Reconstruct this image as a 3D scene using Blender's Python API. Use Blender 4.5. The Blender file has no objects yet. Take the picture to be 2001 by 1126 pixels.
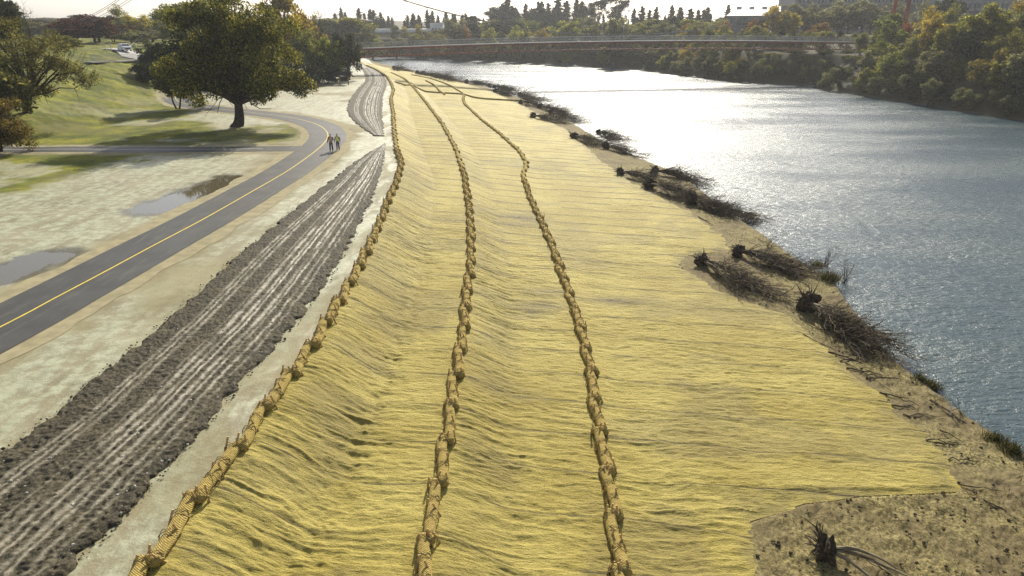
import bpy, math, random
import numpy as np
from mathutils import Vector, Matrix

R = math.radians
sc = bpy.context.scene
COL = sc.collection

# ------------------------------------------------------------------ camera, sky, sun, exposure
PITCH = 21.2
CAMZ = 12.5
FPX = 1334.0
cam_d = bpy.data.cameras.new('camera')
cam = bpy.data.objects.new('camera', cam_d)
COL.objects.link(cam)
cam.location = (0, 0, CAMZ)
cam.rotation_euler = (R(90 - PITCH), 0, 0)
cam_d.sensor_width = 36.0
cam_d.lens = FPX / 2001.0 * 36.0
cam_d.clip_start = 0.1
cam_d.clip_end = 5000
sc.camera = cam

SUN_EL, SUN_AZ = 31.0, 9.0          # azimuth to the right of the view direction
world = bpy.data.worlds.new('World')
sc.world = world
world.use_nodes = True
wn = world.node_tree.nodes
wl = world.node_tree.links
sky = wn.new('ShaderNodeTexSky')
sky.sky_type = 'NISHITA'
sky.sun_disc = False
sky.sun_elevation = R(SUN_EL)
sky.sun_rotation = R(SUN_AZ)
sky.air_density = 0.9
sky.dust_density = 2.2
sky.ozone_density = 2.0
bg = wn['Background']
bg.inputs['Strength'].default_value = 0.112
hsv = wn.new('ShaderNodeHueSaturation')
hsv.inputs['Saturation'].default_value = 0.62
wl.new(sky.outputs[0], hsv.inputs['Color'])
wl.new(hsv.outputs[0], bg.inputs['Color'])

sun_d = bpy.data.lights.new('sun', 'SUN')
sun_d.energy = 5.0
sun_d.angle = R(0.5)
sun_d.color = (1.0, 0.93, 0.78)
sun = bpy.data.objects.new('sun', sun_d)
COL.objects.link(sun)
sdir = Vector((math.sin(R(SUN_AZ)) * math.cos(R(SUN_EL)), math.cos(R(SUN_AZ)) * math.cos(R(SUN_EL)), math.sin(R(SUN_EL))))
sun.rotation_euler = sdir.to_track_quat('Z', 'Y').to_euler()

vs = sc.view_settings
vs.view_transform = 'Standard'
vs.look = 'None'
vs.exposure = 0.52
vs.gamma = 1
try:
    vs.use_curve_mapping = False
except Exception:
    pass
sc.cycles.max_bounces = 6
sc.cycles.volume_bounces = 0
sc.cycles.use_denoising = True
sc.cycles.denoiser = 'OPENIMAGEDENOISE'
sc.cycles.denoising_prefilter = 'NONE'
sc.cycles.denoising_input_passes = 'RGB_ALBEDO_NORMAL'
sc.cycles.use_adaptive_sampling = False
sc.cycles.sample_clamp_direct = 6.0
sc.cycles.sample_clamp_indirect = 3.0

# ------------------------------------------------------------------ small maths: rays, noise
_p = R(PITCH)
def ray(px, py):
    u = (px - 1000.5) / FPX
    v = (563.0 - py) / FPX
    return np.array([u, math.cos(_p) + v * math.sin(_p), -math.sin(_p) + v * math.cos(_p)])

def G(px, py, z=0.0):
    d = ray(px, py)
    t = (z - CAMZ) / d[2]
    return np.array([d[0] * t, d[1] * t, z])

def hash2(ix, iy, seed):
    M = np.uint64(0xffffffff)
    a = ix.astype(np.int64).astype(np.uint64) & M
    b = iy.astype(np.int64).astype(np.uint64) & M
    n = (a * np.uint64(374761393) + b * np.uint64(668265263) + np.uint64(seed * 144665 + 7)) & M
    n = ((n ^ (n >> np.uint64(13))) * np.uint64(1274126177)) & M
    n = ((n ^ (n >> np.uint64(16))) * np.uint64(2246822519)) & M
    n = n ^ (n >> np.uint64(15))
    return (n & M).astype(np.float64) / 4294967295.0

def vnoise(x, y, seed=0):
    x = np.asarray(x, float); y = np.asarray(y, float)
    ix = np.floor(x); iy = np.floor(y)
    fx = x - ix; fy = y - iy
    fx = fx * fx * fx * (fx * (fx * 6 - 15) + 10); fy = fy * fy * fy * (fy * (fy * 6 - 15) + 10)
    a = hash2(ix, iy, seed); b = hash2(ix + 1, iy, seed)
    c = hash2(ix, iy + 1, seed); d = hash2(ix + 1, iy + 1, seed)
    return (a + (b - a) * fx) * (1 - fy) + (c + (d - c) * fx) * fy     # 0..1

def fbm(x, y, seed=0, oct=4, gain=0.5):
    s = 0; amp = 1; tot = 0
    for k in range(oct):
        s = s + amp * vnoise(x * 2 ** k + 13.7 * k, y * 2 ** k - 7.3 * k, seed + k)
        tot += amp; amp *= gain
    return s / tot

def sstep(a, b, x):
    t = np.clip((np.asarray(x, float) - a) / (b - a), 0, 1)
    return t * t * (3 - 2 * t)

def ycurve(pts, z, pre=None, post=None):
    w = [G(a, b, z)[:2] for a, b in pts]
    w = sorted([(p[1], p[0]) for p in w])
    ys = [a for a, _ in w]; xs = [b for _, b in w]
    if pre is not None: ys = [pre[0]] + ys; xs = [pre[1]] + xs
    if post is not None:
        for q in post: ys.append(q[0]); xs.append(q[1])
    ys = np.array(ys); xs = np.array(xs)
    return lambda y: np.interp(y, ys, xs)

def smooth_curve(f, rad):
    # average over a window that grows with distance
    def g(y):
        y = np.asarray(y, float)
        return sum(f(y + k * rad) for k in (-2, -1, 0, 1, 2)) / 5.0
    return g

ROW1 = [(290,1110),(400,965),(475,870),(535,785),(577,730),(612,680),(642,630),(665,590),(690,550),(718,495),(742,440),(760,395),(775,360),(785,325),(776,295),(771,260),(768,220),(764,195),(769,178),(765,165),(755,150),(735,137),(712,127)]
ROW2 = [(830,1110),(845,1000),(868,900),(880,810),(890,740),(905,660),(912,590),(920,520),(920,450),(915,390),(905,335),(890,290),(865,245),(835,205),(808,172),(790,155),(762,142),(740,134)]
ROW3 = [(1205,1110),(1195,985),(1183,900),(1165,830),(1158,740),(1140,670),(1120,600),(1105,560),(1085,500),(1060,440),(1035,390),(1022,345),(1030,322),(1015,298),(975,262),(940,235),(908,205),(905,196),(907,187),(875,167),(840,155),(800,147),(765,141)]
SHORE = [(2150,985),(1990,890),(1900,830),(1810,760),(1740,705),(1700,650),(1660,600),(1630,555),(1560,515),(1500,470),(1455,440),(1400,400),(1330,345),(1260,318),(1190,288),(1130,250),(1070,215),(1000,188),(930,166),(860,150),(800,137),(760,129),(725,123)]
FARB = [(2001,236),(1875,217),(1775,200),(1708,191),(1650,181),(1575,167),(1450,160),(1337,147),(1200,130),(1020,121),(900,116),(800,111)]
EDGE = [(1480,1126),(1465,1050),(1475,1030),(1580,990),(1700,970),(1880,955),(1850,885),(1790,830),(1700,745),(1620,680),(1540,610),(1450,588),(1390,562),(1350,535),(1334,518),(1338,502),(1360,494),(1392,490),(1430,481),(1410,455),(1370,425),(1330,400),(1270,375),(1200,335),(1150,290),(1110,255),(1060,225),(1020,205),(960,178),(880,155),(800,141),(730,129)]

x1 = ycurve(ROW1, 0.0, (4, -7.5), [(330, -75), (420, -130)])
x2 = ycurve(ROW2, -1.5, (4, -2.0), [(330, -70), (420, -125)])
x3 = ycurve(ROW3, -2.6, (4, 3.2), [(330, -66), (420, -120)])
x1s, x2s, x3s = (smooth_curve(f, 1.0) for f in (x1, x2, x3))
xs_ = ycurve(SHORE, -4.0, (4, 20.5), [(345, -74), (372, -150), (384, -260), (400, -600)])
xf_ = ycurve(FARB, -4.0, (20, 97), [(372, -90), (385, -150), (400, -300), (415, -900), (3000, -5000)])
xe_ = ycurve(EDGE, -3.2, (6, 5.0), [(330, -65), (420, -118)])
TOE_Y = np.array([0, 40, 60, 80, 100, 120, 140, 160, 200, 260, 420.0])
TOE_X = np.array([-46, -47, -50, -52, -53, -57, -58, -60, -66, -80, -130.0])
def toe(y): return np.interp(y, TOE_Y, TOE_X)

def nrm(f, y, e=3.0):
    d = (f(y + e) - f(y - e)) / (2 * e)
    return 1 / np.sqrt(1 + d * d)

PUDDLES = []
for (a, b, w) in (((300, 408), (455, 350), 1.5), ((-60, 560), (90, 505), 1.3)):
    PUDDLES.append((G(*a), G(*b), w))

def puddle_dist(x, y, k):
    a, b, w = PUDDLES[k]
    ab = b[:2] - a[:2]; L = ab.dot(ab)
    t = np.clip(((x - a[0]) * ab[0] + (y - a[1]) * ab[1]) / L, 0, 1)
    dx = x - a[0] - t * ab[0]; dy = y - a[1] - t * ab[1]
    return np.sqrt(dx * dx + dy * dy) / w

def hbase(x, y):
    x = np.asarray(x, float); y = np.asarray(y, float)
    n = nrm(x1s, y)
    d1 = (x - x1s(y)) * n
    a2 = x2s(y); a3 = x3s(y); as_ = xs_(y)
    d2 = (x - a2) * n; d3 = (x - a3) * n
    h = np.zeros_like(x + y)
    lin = lambda d, w: np.clip(d / w, 0, 1)
    soft = lambda d, w: 0.5 * lin(d, w) + 0.5 * sstep(0, w, d)
    h = h - 1.35 * soft(d1 - 0.15, 2.9)
    h = h - 0.15 * np.clip((d1 - 3.0) / np.maximum(1.0, (a2 - x1s(y)) * n - 3.0), 0, 1)
    h = h - 0.85 * soft(d2 - 0.15, 2.3)
    h = h - 0.25 * np.clip((d2 - 2.4) / np.maximum(1.0, (a3 - a2) * n - 2.4), 0, 1)
    wid = np.maximum(2.0, (as_ - a3) * n)
    h = h - 0.85 * np.clip(d3 / (wid - 0.3), 0, 1) - 0.15 * soft(d3, 1.5)
    ds = (x - as_) * nrm(xs_, y, 5.0)
    h = h - 0.75 * sstep(-0.35, 0.35, ds) - 1.5 * np.clip(ds / 5, 0, 1)
    # far bank
    xf = xf_(y); df = (x - xf) * nrm(xf_, y, 8.0)
    bank = -4.0 + 8.0 * np.clip(df / 12.0, 0, 1) + 4.0 * sstep(10, 60, df)
    w = sstep(-6, 0, df)
    h = h * (1 - w) + bank * w
    # levee on the left
    dt = toe(y) - x
    lev = 7.0 * sstep(0, 30, dt) - 0.0
    return h + lev

MICRO_ON = True
def hground(x, y):
    h = hbase(x, y)
    x = np.asarray(x, float); y = np.asarray(y, float)
    # small unevenness away from the paved paths
    und = (fbm(x * 0.35, y * 0.35, 3, 3) - 0.5) * 0.10
    h = h + und * sstep(3.2, 6.0, PATHD(x, y)) * sstep(x1s(y) - 0.5, x1s(y) - 1.5, x)
    inside = sstep(-0.1, 0.5, x - x1s(y)) * sstep(0.0, 0.7, xe_(y) - x)
    h = h - 0.16 * inside
    right = sstep(-0.3, 0.3, x - xe_(y)) * sstep(0.6, -0.3, x - xs_(y))
    h = h + right * ((fbm(x * 2.2, y * 2.2, 9, 4) - 0.5) * (0.05 + 0.17 * sstep(.1, 1.2, x - xe_(y))) + (vnoise(x * 9, y * 9, 31) - 0.5) * 0.05)
    for k in range(2):
        d = puddle_dist(x, y, k)
        h = h - 0.10 * np.exp(-d * d * 1.2) + (fbm(x * 1.7, y * 1.7, 21, 3) - 0.5) * 0.09 * np.exp(-d * d * 0.35)
    lev = sstep(0, 8, toe(y) - x) + sstep(0, 4, x - xf_(y))
    h = h + lev * ((fbm(x * 0.15, y * 0.15, 17, 4) - 0.5) * 0.9 + (fbm(x * 0.9, y * 0.9, 19, 4) - 0.5) * 0.35)
    return h

# paths: centre lines in the world
def catmull(P, n=8):
    P = [np.array(p, float) for p in P]
    P = [2 * P[0] - P[1]] + P + [2 * P[-1] - P[-2]]
    out = []
    for i in range(1, len(P) - 2):
        for k in range(n):
            t = k / n
            a, b, c, d = P[i-1], P[i], P[i+1], P[i+2]
            out.append(0.5 * ((2*b) + (c-a)*t + (2*a-5*b+4*c-d)*t*t + (3*b-a-3*c+d)*t**3))
    out.append(P[-2])
    return np.array(out)

MAIN_PX = [(0,641),(100,588),(200,535),(300,481),(400,428),(500,371),(560,336),(606,304),(632,282),(641,265),(632,251),(612,241),(586,234),(555,228),(515,223),(470,218),(430,214),(395,209),(365,204),(346,197),(345,190),(365,185),(400,181)]
main_c = [G(a, b)[:2] for a, b in MAIN_PX]
main_c = [np.array([-25.5, 2.0]), np.array([-24.2, 14.0])] + main_c
MAIN = catmull(main_c, 8)
SIDE_PX = [(592,291),(540,291),(450,292),(350,293),(250,293),(150,292),(60,293),(-60,297)]
SIDE = catmull([G(a, b)[:2] for a, b in SIDE_PX], 8)

def poly_dist(x, y, P):
    sh = np.shape(x)
    x = np.ravel(x); y = np.ravel(y)
    best = np.full(x.shape, 1e9)
    for i in range(0, len(P) - 1, 2):
        a = P[i]; b = P[min(i + 2, len(P) - 1)]
        ab = b - a; L = ab.dot(ab) + 1e-9
        t = np.clip(((x - a[0]) * ab[0] + (y - a[1]) * ab[1]) / L, 0, 1)
        d = (x - a[0] - t * ab[0]) ** 2 + (y - a[1] - t * ab[1]) ** 2
        best = np.minimum(best, d)
    return np.sqrt(best).reshape(sh)

def PATHD(x, y):
    x, y = np.broadcast_arrays(x, y)
    return np.minimum(poly_dist(x, y, MAIN), poly_dist(x, y, SIDE))

def hit(px, py):
    d = ray(px, py)
    t = np.exp(np.linspace(math.log(8), math.log(1500), 3000))
    X, Y, Z = d[0] * t, d[1] * t, CAMZ + d[2] * t
    H = hbase(X, Y)
    H = np.maximum(H, -4.0)
    k = np.argmax(Z < H)
    if Z[k] >= H[k]: k = len(t) - 1
    return np.array([X[k], Y[k], H[k]])

def hz(x, y):
    return float(hbase(np.array([x]), np.array([y]))[0])

# ------------------------------------------------------------------ objects helpers
def link(o, parent=None):
    COL.objects.link(o)
    if parent is not None: o.parent = parent
    return o

def mesh_np(name, V, F, mat=None, attrs=None, smooth=False, fattrs=None):
    me = bpy.data.meshes.new(name)
    V = np.asarray(V, np.float32); F = np.asarray(F, np.int32)
    k = F.shape[1]
    me.vertices.add(len(V)); me.vertices.foreach_set('co', V.ravel())
    me.loops.add(F.size); me.loops.foreach_set('vertex_index', F.ravel())
    me.polygons.add(len(F))
    me.polygons.foreach_set('loop_start', np.arange(0, F.size, k, dtype=np.int32))
    try: me.polygons.foreach_set('loop_total', np.full(len(F), k, np.int32))
    except Exception: pass
    if smooth: me.polygons.foreach_set('use_smooth', np.ones(len(F), bool))
    for an, arr in (attrs or {}).items():
        at = me.attributes.new(an, 'FLOAT', 'POINT')
        at.data.foreach_set('value', np.asarray(arr, np.float32).ravel())
    for an, arr in (fattrs or {}).items():
        at = me.attributes.new(an, 'FLOAT', 'FACE')
        at.data.foreach_set('value', np.asarray(arr, np.float32).ravel())
    me.update(calc_edges=True)
    if mat: me.materials.append(mat)
    return me

def grid_mesh(name, X, Y, Z, mat, attrs=None, keep=None, smooth=True):
    n, m = X.shape
    V = np.stack([X, Y, Z], -1).reshape(-1, 3)
    idx = np.arange(n * m).reshape(n, m)
    F = np.stack([idx[:-1, :-1], idx[:-1, 1:], idx[1:, 1:], idx[1:, :-1]], -1).reshape(-1, 4)
    if keep is not None: F = F[keep.ravel()]
    return mesh_np(name, V, F, mat, attrs, smooth)

def obj(name, me, parent=None, loc=None, rot=None, scale=None):
    o = bpy.data.objects.new(name, me)
    link(o, parent)
    if loc is not None: o.location = loc
    if rot is not None: o.rotation_euler = rot
    if scale is not None: o.scale = scale
    return o

def empty(name, loc=(0, 0, 0), rz=0):
    o = bpy.data.objects.new(name, None)
    o.empty_display_size = 0.3
    link(o)
    o.location = loc; o.rotation_euler = (0, 0, rz)
    return o

def tag(o, label=None, cat=None, group=None, kind=None):
    if label: o['label'] = label
    if cat: o['category'] = cat
    if group: o['group'] = group
    if kind: o['kind'] = kind
    return o

def copy_tree(o, parent=None):
    c = o.copy()
    COL.objects.link(c)
    if parent is not None:
        c.parent = parent
    for ch in list(o.children):
        copy_tree(ch, c)
    return c

def ordinal(n):
    s = 'th' if 10 <= n % 100 <= 20 else {1: 'st', 2: 'nd', 3: 'rd'}.get(n % 10, 'th')
    return '%d%s' % (n, s)

class MB:
    def __init__(s): s.v = []; s.f = []
    def box(s, c, d, rot=None):
        i = len(s.v)
        M = rot if rot is not None else Matrix.Identity(3)
        for sx, sy, sz in ((-1,-1,-1),(1,-1,-1),(1,1,-1),(-1,1,-1),(-1,-1,1),(1,-1,1),(1,1,1),(-1,1,1)):
            s.v.append(tuple(Vector(c) + M @ Vector((sx*d[0]/2, sy*d[1]/2, sz*d[2]/2))))
        for q in ((0,3,2,1),(4,5,6,7),(0,1,5,4),(1,2,6,5),(2,3,7,6),(3,0,4,7)):
            s.f.append(tuple(i + k for k in q))
        return s
    def bar(s, a, b, w, h=None):
        a = Vector(a); b = Vector(b); h = h or w
        d = (b - a)
        if d.length < 1e-6: return s
        q = d.to_track_quat('X', 'Z').to_matrix()
        return s.box((a + b) / 2, (d.length, w, h), q)
    def tube(s, pts, rad, sides=5, cap=True):
        pts = [Vector(p) for p in pts]
        i0 = len(s.v); n = len(pts)
        up = Vector((0.13, 0.21, 0.97))
        for k, p in enumerate(pts):
            t = (pts[min(k+1, n-1)] - pts[max(k-1, 0)])
            if t.length < 1e-7: t = Vector((0, 0, 1))
            t.normalize()
            u = t.cross(up)
            if u.length < 0.05: u = t.cross(Vector((1, 0, 0)))
            u.normalize(); w = t.cross(u)
            r = rad[k] if hasattr(rad, '__len__') else rad
            for j in range(sides):
                a = 2 * math.pi * j / sides
                s.v.append(tuple(p + u * (r * math.cos(a)) + w * (r * math.sin(a))))
        for k in range(n - 1):
            for j in range(sides):
                a = i0 + k * sides + j; b = i0 + k * sides + (j + 1) % sides
                s.f.append((a, b, b + sides, a + sides))
        if cap:
            s.f.append(tuple(i0 + j for j in reversed(range(sides))))
            s.f.append(tuple(i0 + (n - 1) * sides + j for j in range(sides)))
        return s
    def lathe(s, prof, c=(0, 0, 0), seg=12):
        i0 = len(s.v); n = len(prof)
        for r, z in prof:
            for j in range(seg):
                a = 2 * math.pi * j / seg
                s.v.append((c[0] + r * math.cos(a), c[1] + r * math.sin(a), c[2] + z))
        for k in range(n - 1):
            for j in range(seg):
                a = i0 + k * seg + j; b = i0 + k * seg + (j + 1) % seg
                s.f.append((a, b, b + seg, a + seg))
        s.f.append(tuple(i0 + j for j in reversed(range(seg))))
        s.f.append(tuple(i0 + (n - 1) * seg + j for j in range(seg)))
        return s
    def blob(s, c, r, rng, rough=0.25, seg=10, rings=7, sc_=(1, 1, 1)):
        i0 = len(s.v)
        ph = [rng.uniform(0, 6.28) for _ in range(6)]
        def rr(th, fi):
            return 1 + rough * (math.sin(3*th+ph[0])*math.sin(2*fi+ph[1]) + 0.6*math.sin(5*th+ph[2])*math.sin(4*fi+ph[3]) + rng.uniform(-.35, .35))
        for k in range(1, rings):
            fi = math.pi * k / rings
            for j in range(seg):
                th = 2 * math.pi * j / seg
                q = r * rr(th, fi)
                s.v.append((c[0]+q*sc_[0]*math.sin(fi)*math.cos(th), c[1]+q*sc_[1]*math.sin(fi)*math.sin(th), c[2]+q*sc_[2]*math.cos(fi)))
        top = len(s.v); s.v.append((c[0], c[1], c[2] + r*sc_[2])); bot = len(s.v); s.v.append((c[0], c[1], c[2] - r*sc_[2]))
        for k in range(rings - 2):
            for j in range(seg):
                a = i0 + k*seg + j; b = i0 + k*seg + (j+1) % seg
                s.f.append((a, a + seg, b + seg, b))
        for j in range(seg):
            s.f.append((top, i0 + j, i0 + (j+1) % seg))
            e = i0 + (rings-2)*seg
            s.f.append((bot, e + (j+1) % seg, e + j))
        return s
    def mesh(s, name, mat=None, smooth=False):
        me = bpy.data.meshes.new(name)
        me.from_pydata(s.v, [], s.f)
        if smooth: me.polygons.foreach_set('use_smooth', np.ones(len(me.polygons), bool))
        me.update()
        if mat: me.materials.append(mat)
        return me
    def build(s, name, mat, parent=None, smooth=False, **k):
        return obj(name, s.mesh(name, mat, smooth), parent, **k)

# ------------------------------------------------------------------ materials
class NT:
    def __init__(s, name):
        s.m = bpy.data.materials.new(name); s.m.use_nodes = True
        s.t = s.m.node_tree; s.n = s.t.nodes; s.l = s.t.links
        s.b = s.n['Principled BSDF']; s.out = s.n['Material Output']
    def node(s, typ, **kw):
        n = s.n.new(typ)
        for k, v in kw.items(): setattr(n, k, v)
        return n
    def set(s, sock, v):
        if hasattr(v, 'bl_idname') or isinstance(v, bpy.types.NodeSocket): s.l.new(v, sock)
        else: sock.default_value = v
    def coord(s, kind='Object', scale=None):
        c = s.node('ShaderNodeTexCoord').outputs[kind]
        if scale is not None:
            m = s.node('ShaderNodeMapping'); s.l.new(c, m.inputs['Vector']); m.inputs['Scale'].default_value = scale
            c = m.outputs[0]
        return c
    def pos(s, scale=None, rot=None):
        c = s.node('ShaderNodeNewGeometry').outputs['Position']
        if scale is not None:
            m = s.node('ShaderNodeMapping'); s.l.new(c, m.inputs['Vector']); m.inputs['Scale'].default_value = scale
            if rot is not None: m.inputs['Rotation'].default_value = rot
            c = m.outputs[0]
        return c
    def noise(s, vec, scale=1.0, detail=3, rough=0.55, dist=0.0):
        n = s.node('ShaderNodeTexNoise'); s.l.new(vec, n.inputs['Vector'])
        n.inputs['Scale'].default_value = scale; n.inputs['Detail'].default_value = detail
        n.inputs['Roughness'].default_value = rough; n.inputs['Distortion'].default_value = dist
        return n.outputs['Fac']
    def attr(s, name):
        return s.node('ShaderNodeAttribute', attribute_name=name).outputs['Fac']
    def math(s, op, a, b=None, c=None, clamp=False):
        n = s.node('ShaderNodeMath', operation=op, use_clamp=clamp)
        s.set(n.inputs[0], a)
        if b is not None: s.set(n.inputs[1], b)
        if c is not None: s.set(n.inputs[2], c)
        return n.outputs[0]
    def ramp(s, fac, lo, hi, a=0.0, b=1.0):
        n = s.node('ShaderNodeMapRange', interpolation_type='SMOOTHSTEP')
        s.set(n.inputs['Value'], fac)
        n.inputs['From Min'].default_value = lo; n.inputs['From Max'].default_value = hi
        n.inputs['To Min'].default_value = a; n.inputs['To Max'].default_value = b
        return n.outputs[0]
    def mix(s, fac, a, b, mode='MIX'):
        n = s.node('ShaderNodeMix', data_type='RGBA', blend_type=mode)
        s.set(n.inputs['Factor'], fac)
        A = [i for i in n.inputs if i.name == 'A' and i.type == 'RGBA'][0]
        B = [i for i in n.inputs if i.name == 'B' and i.type == 'RGBA'][0]
        for so, v in ((A, a), (B, b)):
            if isinstance(v, tuple): so.default_value = (*v, 1) if len(v) == 3 else v
            else: s.l.new(v, so)
        return [o for o in n.outputs if o.type == 'RGBA'][0]
    def col(s, v):
        if isinstance(v, tuple): s.b.inputs['Base Color'].default_value = (*v, 1)
        else: s.l.new(v, s.b.inputs['Base Color'])
    def bump(s, h, strength=0.5, dist=0.05):
        n = s.node('ShaderNodeBump'); s.l.new(h, n.inputs['Height'])
        n.inputs['Strength'].default_value = strength; n.inputs['Distance'].default_value = dist
        s.l.new(n.outputs[0], s.b.inputs['Normal'])
        return n
    def p(s, **kw):
        for k, v in kw.items():
            key = {'rough': 'Roughness', 'metal': 'Metallic', 'spec': 'Specular IOR Level', 'ior': 'IOR', 'sheen': 'Sheen Weight'}[k]
            s.set(s.b.inputs[key], v)
        return s

def simple(name, col, rough=0.7, var=0.25, scale=6.0, metal=0.0, spec=0.3, kind='Object', bump=0.0):
    m = NT(name)
    nz = m.noise(m.coord(kind), scale, 4)
    dark = tuple(c * (1 - var) for c in col); lite = tuple(min(1, c * (1 + var)) for c in col)
    m.col(m.mix(m.ramp(nz, 0.3, 0.7), dark, lite))
    m.p(rough=rough, metal=metal, spec=spec)
    if bump: m.bump(nz, bump, 0.02)
    return m.m

def m_ground():
    m = NT('ground_soil')
    P = m.pos()
    n1 = m.noise(P, 0.25, 5, 0.6); n2 = m.noise(P, 1.6, 5, 0.65); n3 = m.noise(P, 9.0, 4, 0.7); n4 = m.noise(P, 0.11, 5, .6); nl = m.noise(m.pos((0.9, 0.15, 1)), 1.0, 5, 0.62, 0.6)
    tan = m.mix(m.ramp(n1, .35, .65), (0.195, 0.168, 0.092), (0.275, 0.242, 0.140))
    pale = m.mix(m.ramp(n2, .35, .65), (0.245, 0.246, 0.150), (0.365, 0.368, 0.245))
    silt = m.math('MULTIPLY', m.attr('silt'), m.ramp(m.math('ADD', m.math('MULTIPLY', nl, .6), m.math('MULTIPLY', n2, .4)), .42, .56), clamp=True)
    c = m.mix(silt, tan, pale)
    # dark fragments
    c = m.mix(m.math('MULTIPLY', m.ramp(n3, .60, .74), 0.5), c, (0.13, 0.11, 0.06))
    strawc = m.mix(m.ramp(n3, .38, .62), (0.105, 0.086, 0.040), (0.320, 0.268, 0.112))
    straws = m.mix(m.ramp(n1, .35, .65), (0.15, 0.118, 0.06), strawc)
    c = m.mix(m.attr('straw'), c, straws)
    g = m.mix(m.ramp(n1, .35, .68), (0.065, 0.092, 0.008), (0.245, 0.235, 0.017))
    g = m.mix(m.math('MULTIPLY', m.ramp(n2, .48, .62), .8), g, (0.13, 0.105, 0.042))
    g = m.mix(m.math('MULTIPLY', m.ramp(n4, .5, .62), .6), g, (0.15, 0.13, 0.05))
    g = m.mix(m.math('MULTIPLY', m.ramp(n3, .48, .66), .7), g, (0.04, 0.058, 0.010))
    c = m.mix(m.attr('grass'), c, g)
    lit = m.mix(m.ramp(n3, .35, .65), (0.030, 0.026, 0.014), (0.075, 0.062, 0.03))
    c = m.mix(m.attr('litter'), c, lit)
    c = m.mix(m.attr('wet'), c, (0.075, 0.062, 0.03))
    m.col(c)
    gl = m.math('MULTIPLY', m.attr('silt'), m.math('SUBTRACT', 1.0, m.attr('grass')), clamp=True)
    m.p(rough=m.math('SUBTRACT', m.ramp(m.attr('wet'), 0, 1, 0.92, 0.45), m.math('MULTIPLY', gl, .34)), spec=m.ramp(gl, 0, 1, .12, .38))
    m.bump(m.math('ADD', m.math('MULTIPLY', n3, 0.7), n2), 0.6, 0.05)
    return m.m

def m_mat():
    m = NT('coir_mat')
    P = m.pos()
    fine = m.noise(m.pos((1, 1, 1)), 30, 3, 0.75)
    weave = m.noise(m.pos((15, 25, 16)), 1.0, 4, 0.7)
    wr = m.noise(m.pos((1.7, 6.2, 2.5)), 1.0, 4, 0.6, 0.35)
    wr2 = m.noise(m.pos((4.2, 13.0, 6.0)), 1.0, 4, 0.65, 0.4)
    big = m.noise(P, 0.22, 4, 0.6); mid = m.noise(P, 1.1, 5, .65)
    c = m.mix(m.ramp(big, .3, .7), (0.318, 0.250, 0.050), (0.425, 0.350, 0.094))
    c = m.mix(m.math('MULTIPLY', m.ramp(mid, .52, .72), .45), c, (0.25, 0.215, 0.045))
    c = m.mix(m.math('MULTIPLY', m.ramp(weave, .48, .70), .55), c, (0.17, 0.125, 0.035))
    c = m.mix(m.math('MULTIPLY', m.ramp(wr2, .56, .70), .50), c, (0.13, 0.098, 0.030))  # streaks: wrinkle shadow painted into the colour, along with gaps in the coir
    c = m.mix(m.math('MULTIPLY', m.ramp(fine, .56, .72), .65), c, (0.11, 0.085, 0.025))
    c = m.mix(m.math('MULTIPLY', m.ramp(fine, .44, .28), .55), c, (0.56, 0.47, 0.19))
    mud_and_slope = m.math('MULTIPLY', m.attr('mud_and_slope'), m.ramp(wr2, .3, .6, .55, 1.0), clamp=True)  # mud stains plus the darker tone on the slopes
    c = m.mix(mud_and_slope, c, (0.125, 0.102, 0.052))
    c = m.mix(m.attr('seam_shade'), c, (0.030, 0.024, 0.012))  # shadow line of each lap painted dark into the blanket colour
    m.col(c)
    m.p(rough=0.75, spec=0.15)
    h = m.math('ADD', m.math('MULTIPLY', wr, 1.0), m.math('MULTIPLY', wr2, 0.6))
    b1 = m.node('ShaderNodeBump'); m.l.new(h, b1.inputs['Height']); b1.inputs['Strength'].default_value = 0.8; b1.inputs['Distance'].default_value = 0.09
    b2 = m.node('ShaderNodeBump'); m.l.new(m.math('ADD', fine, weave), b2.inputs['Height']); b2.inputs['Strength'].default_value = 0.8; b2.inputs['Distance'].default_value = 0.03
    m.l.new(b1.outputs[0], b2.inputs['Normal']); m.l.new(b2.outputs[0], m.b.inputs['Normal'])
    return m.m

def m_track():
    m = NT('churned_soil')
    P = m.pos()
    n = m.noise(P, 9, 6, 0.75); n2 = m.noise(P, 0.8, 3); n3 = m.noise(P, 30, 2)
    dark = m.mix(m.ramp(n, .35, .68), (0.022, 0.019, 0.012), (0.105, 0.090, 0.058))
    dark = m.mix(m.math('MULTIPLY', m.ramp(n2, .45, .7), .35), dark, (0.14, 0.115, 0.065))
    rut = m.math('MULTIPLY', m.attr('rut'), m.ramp(m.noise(P, 3.5, 5, .7), .25, .50), clamp=True)
    c = m.mix(rut, dark, (0.255, 0.222, 0.150))
    st = m.ramp(m.noise(P, 20, 1), .72, .78)
    c = m.mix(m.math('MULTIPLY', st, .7), c, (0.34, 0.31, 0.25))
    m.col(c)
    m.p(rough=m.ramp(rut, 0, 1, 0.8, 0.42), spec=m.ramp(rut, 0, 1, .15, .5))
    m.bump(m.math('ADD', n, m.math('MULTIPLY', n3, .3)), 0.7, 0.05)
    return m.m

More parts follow.
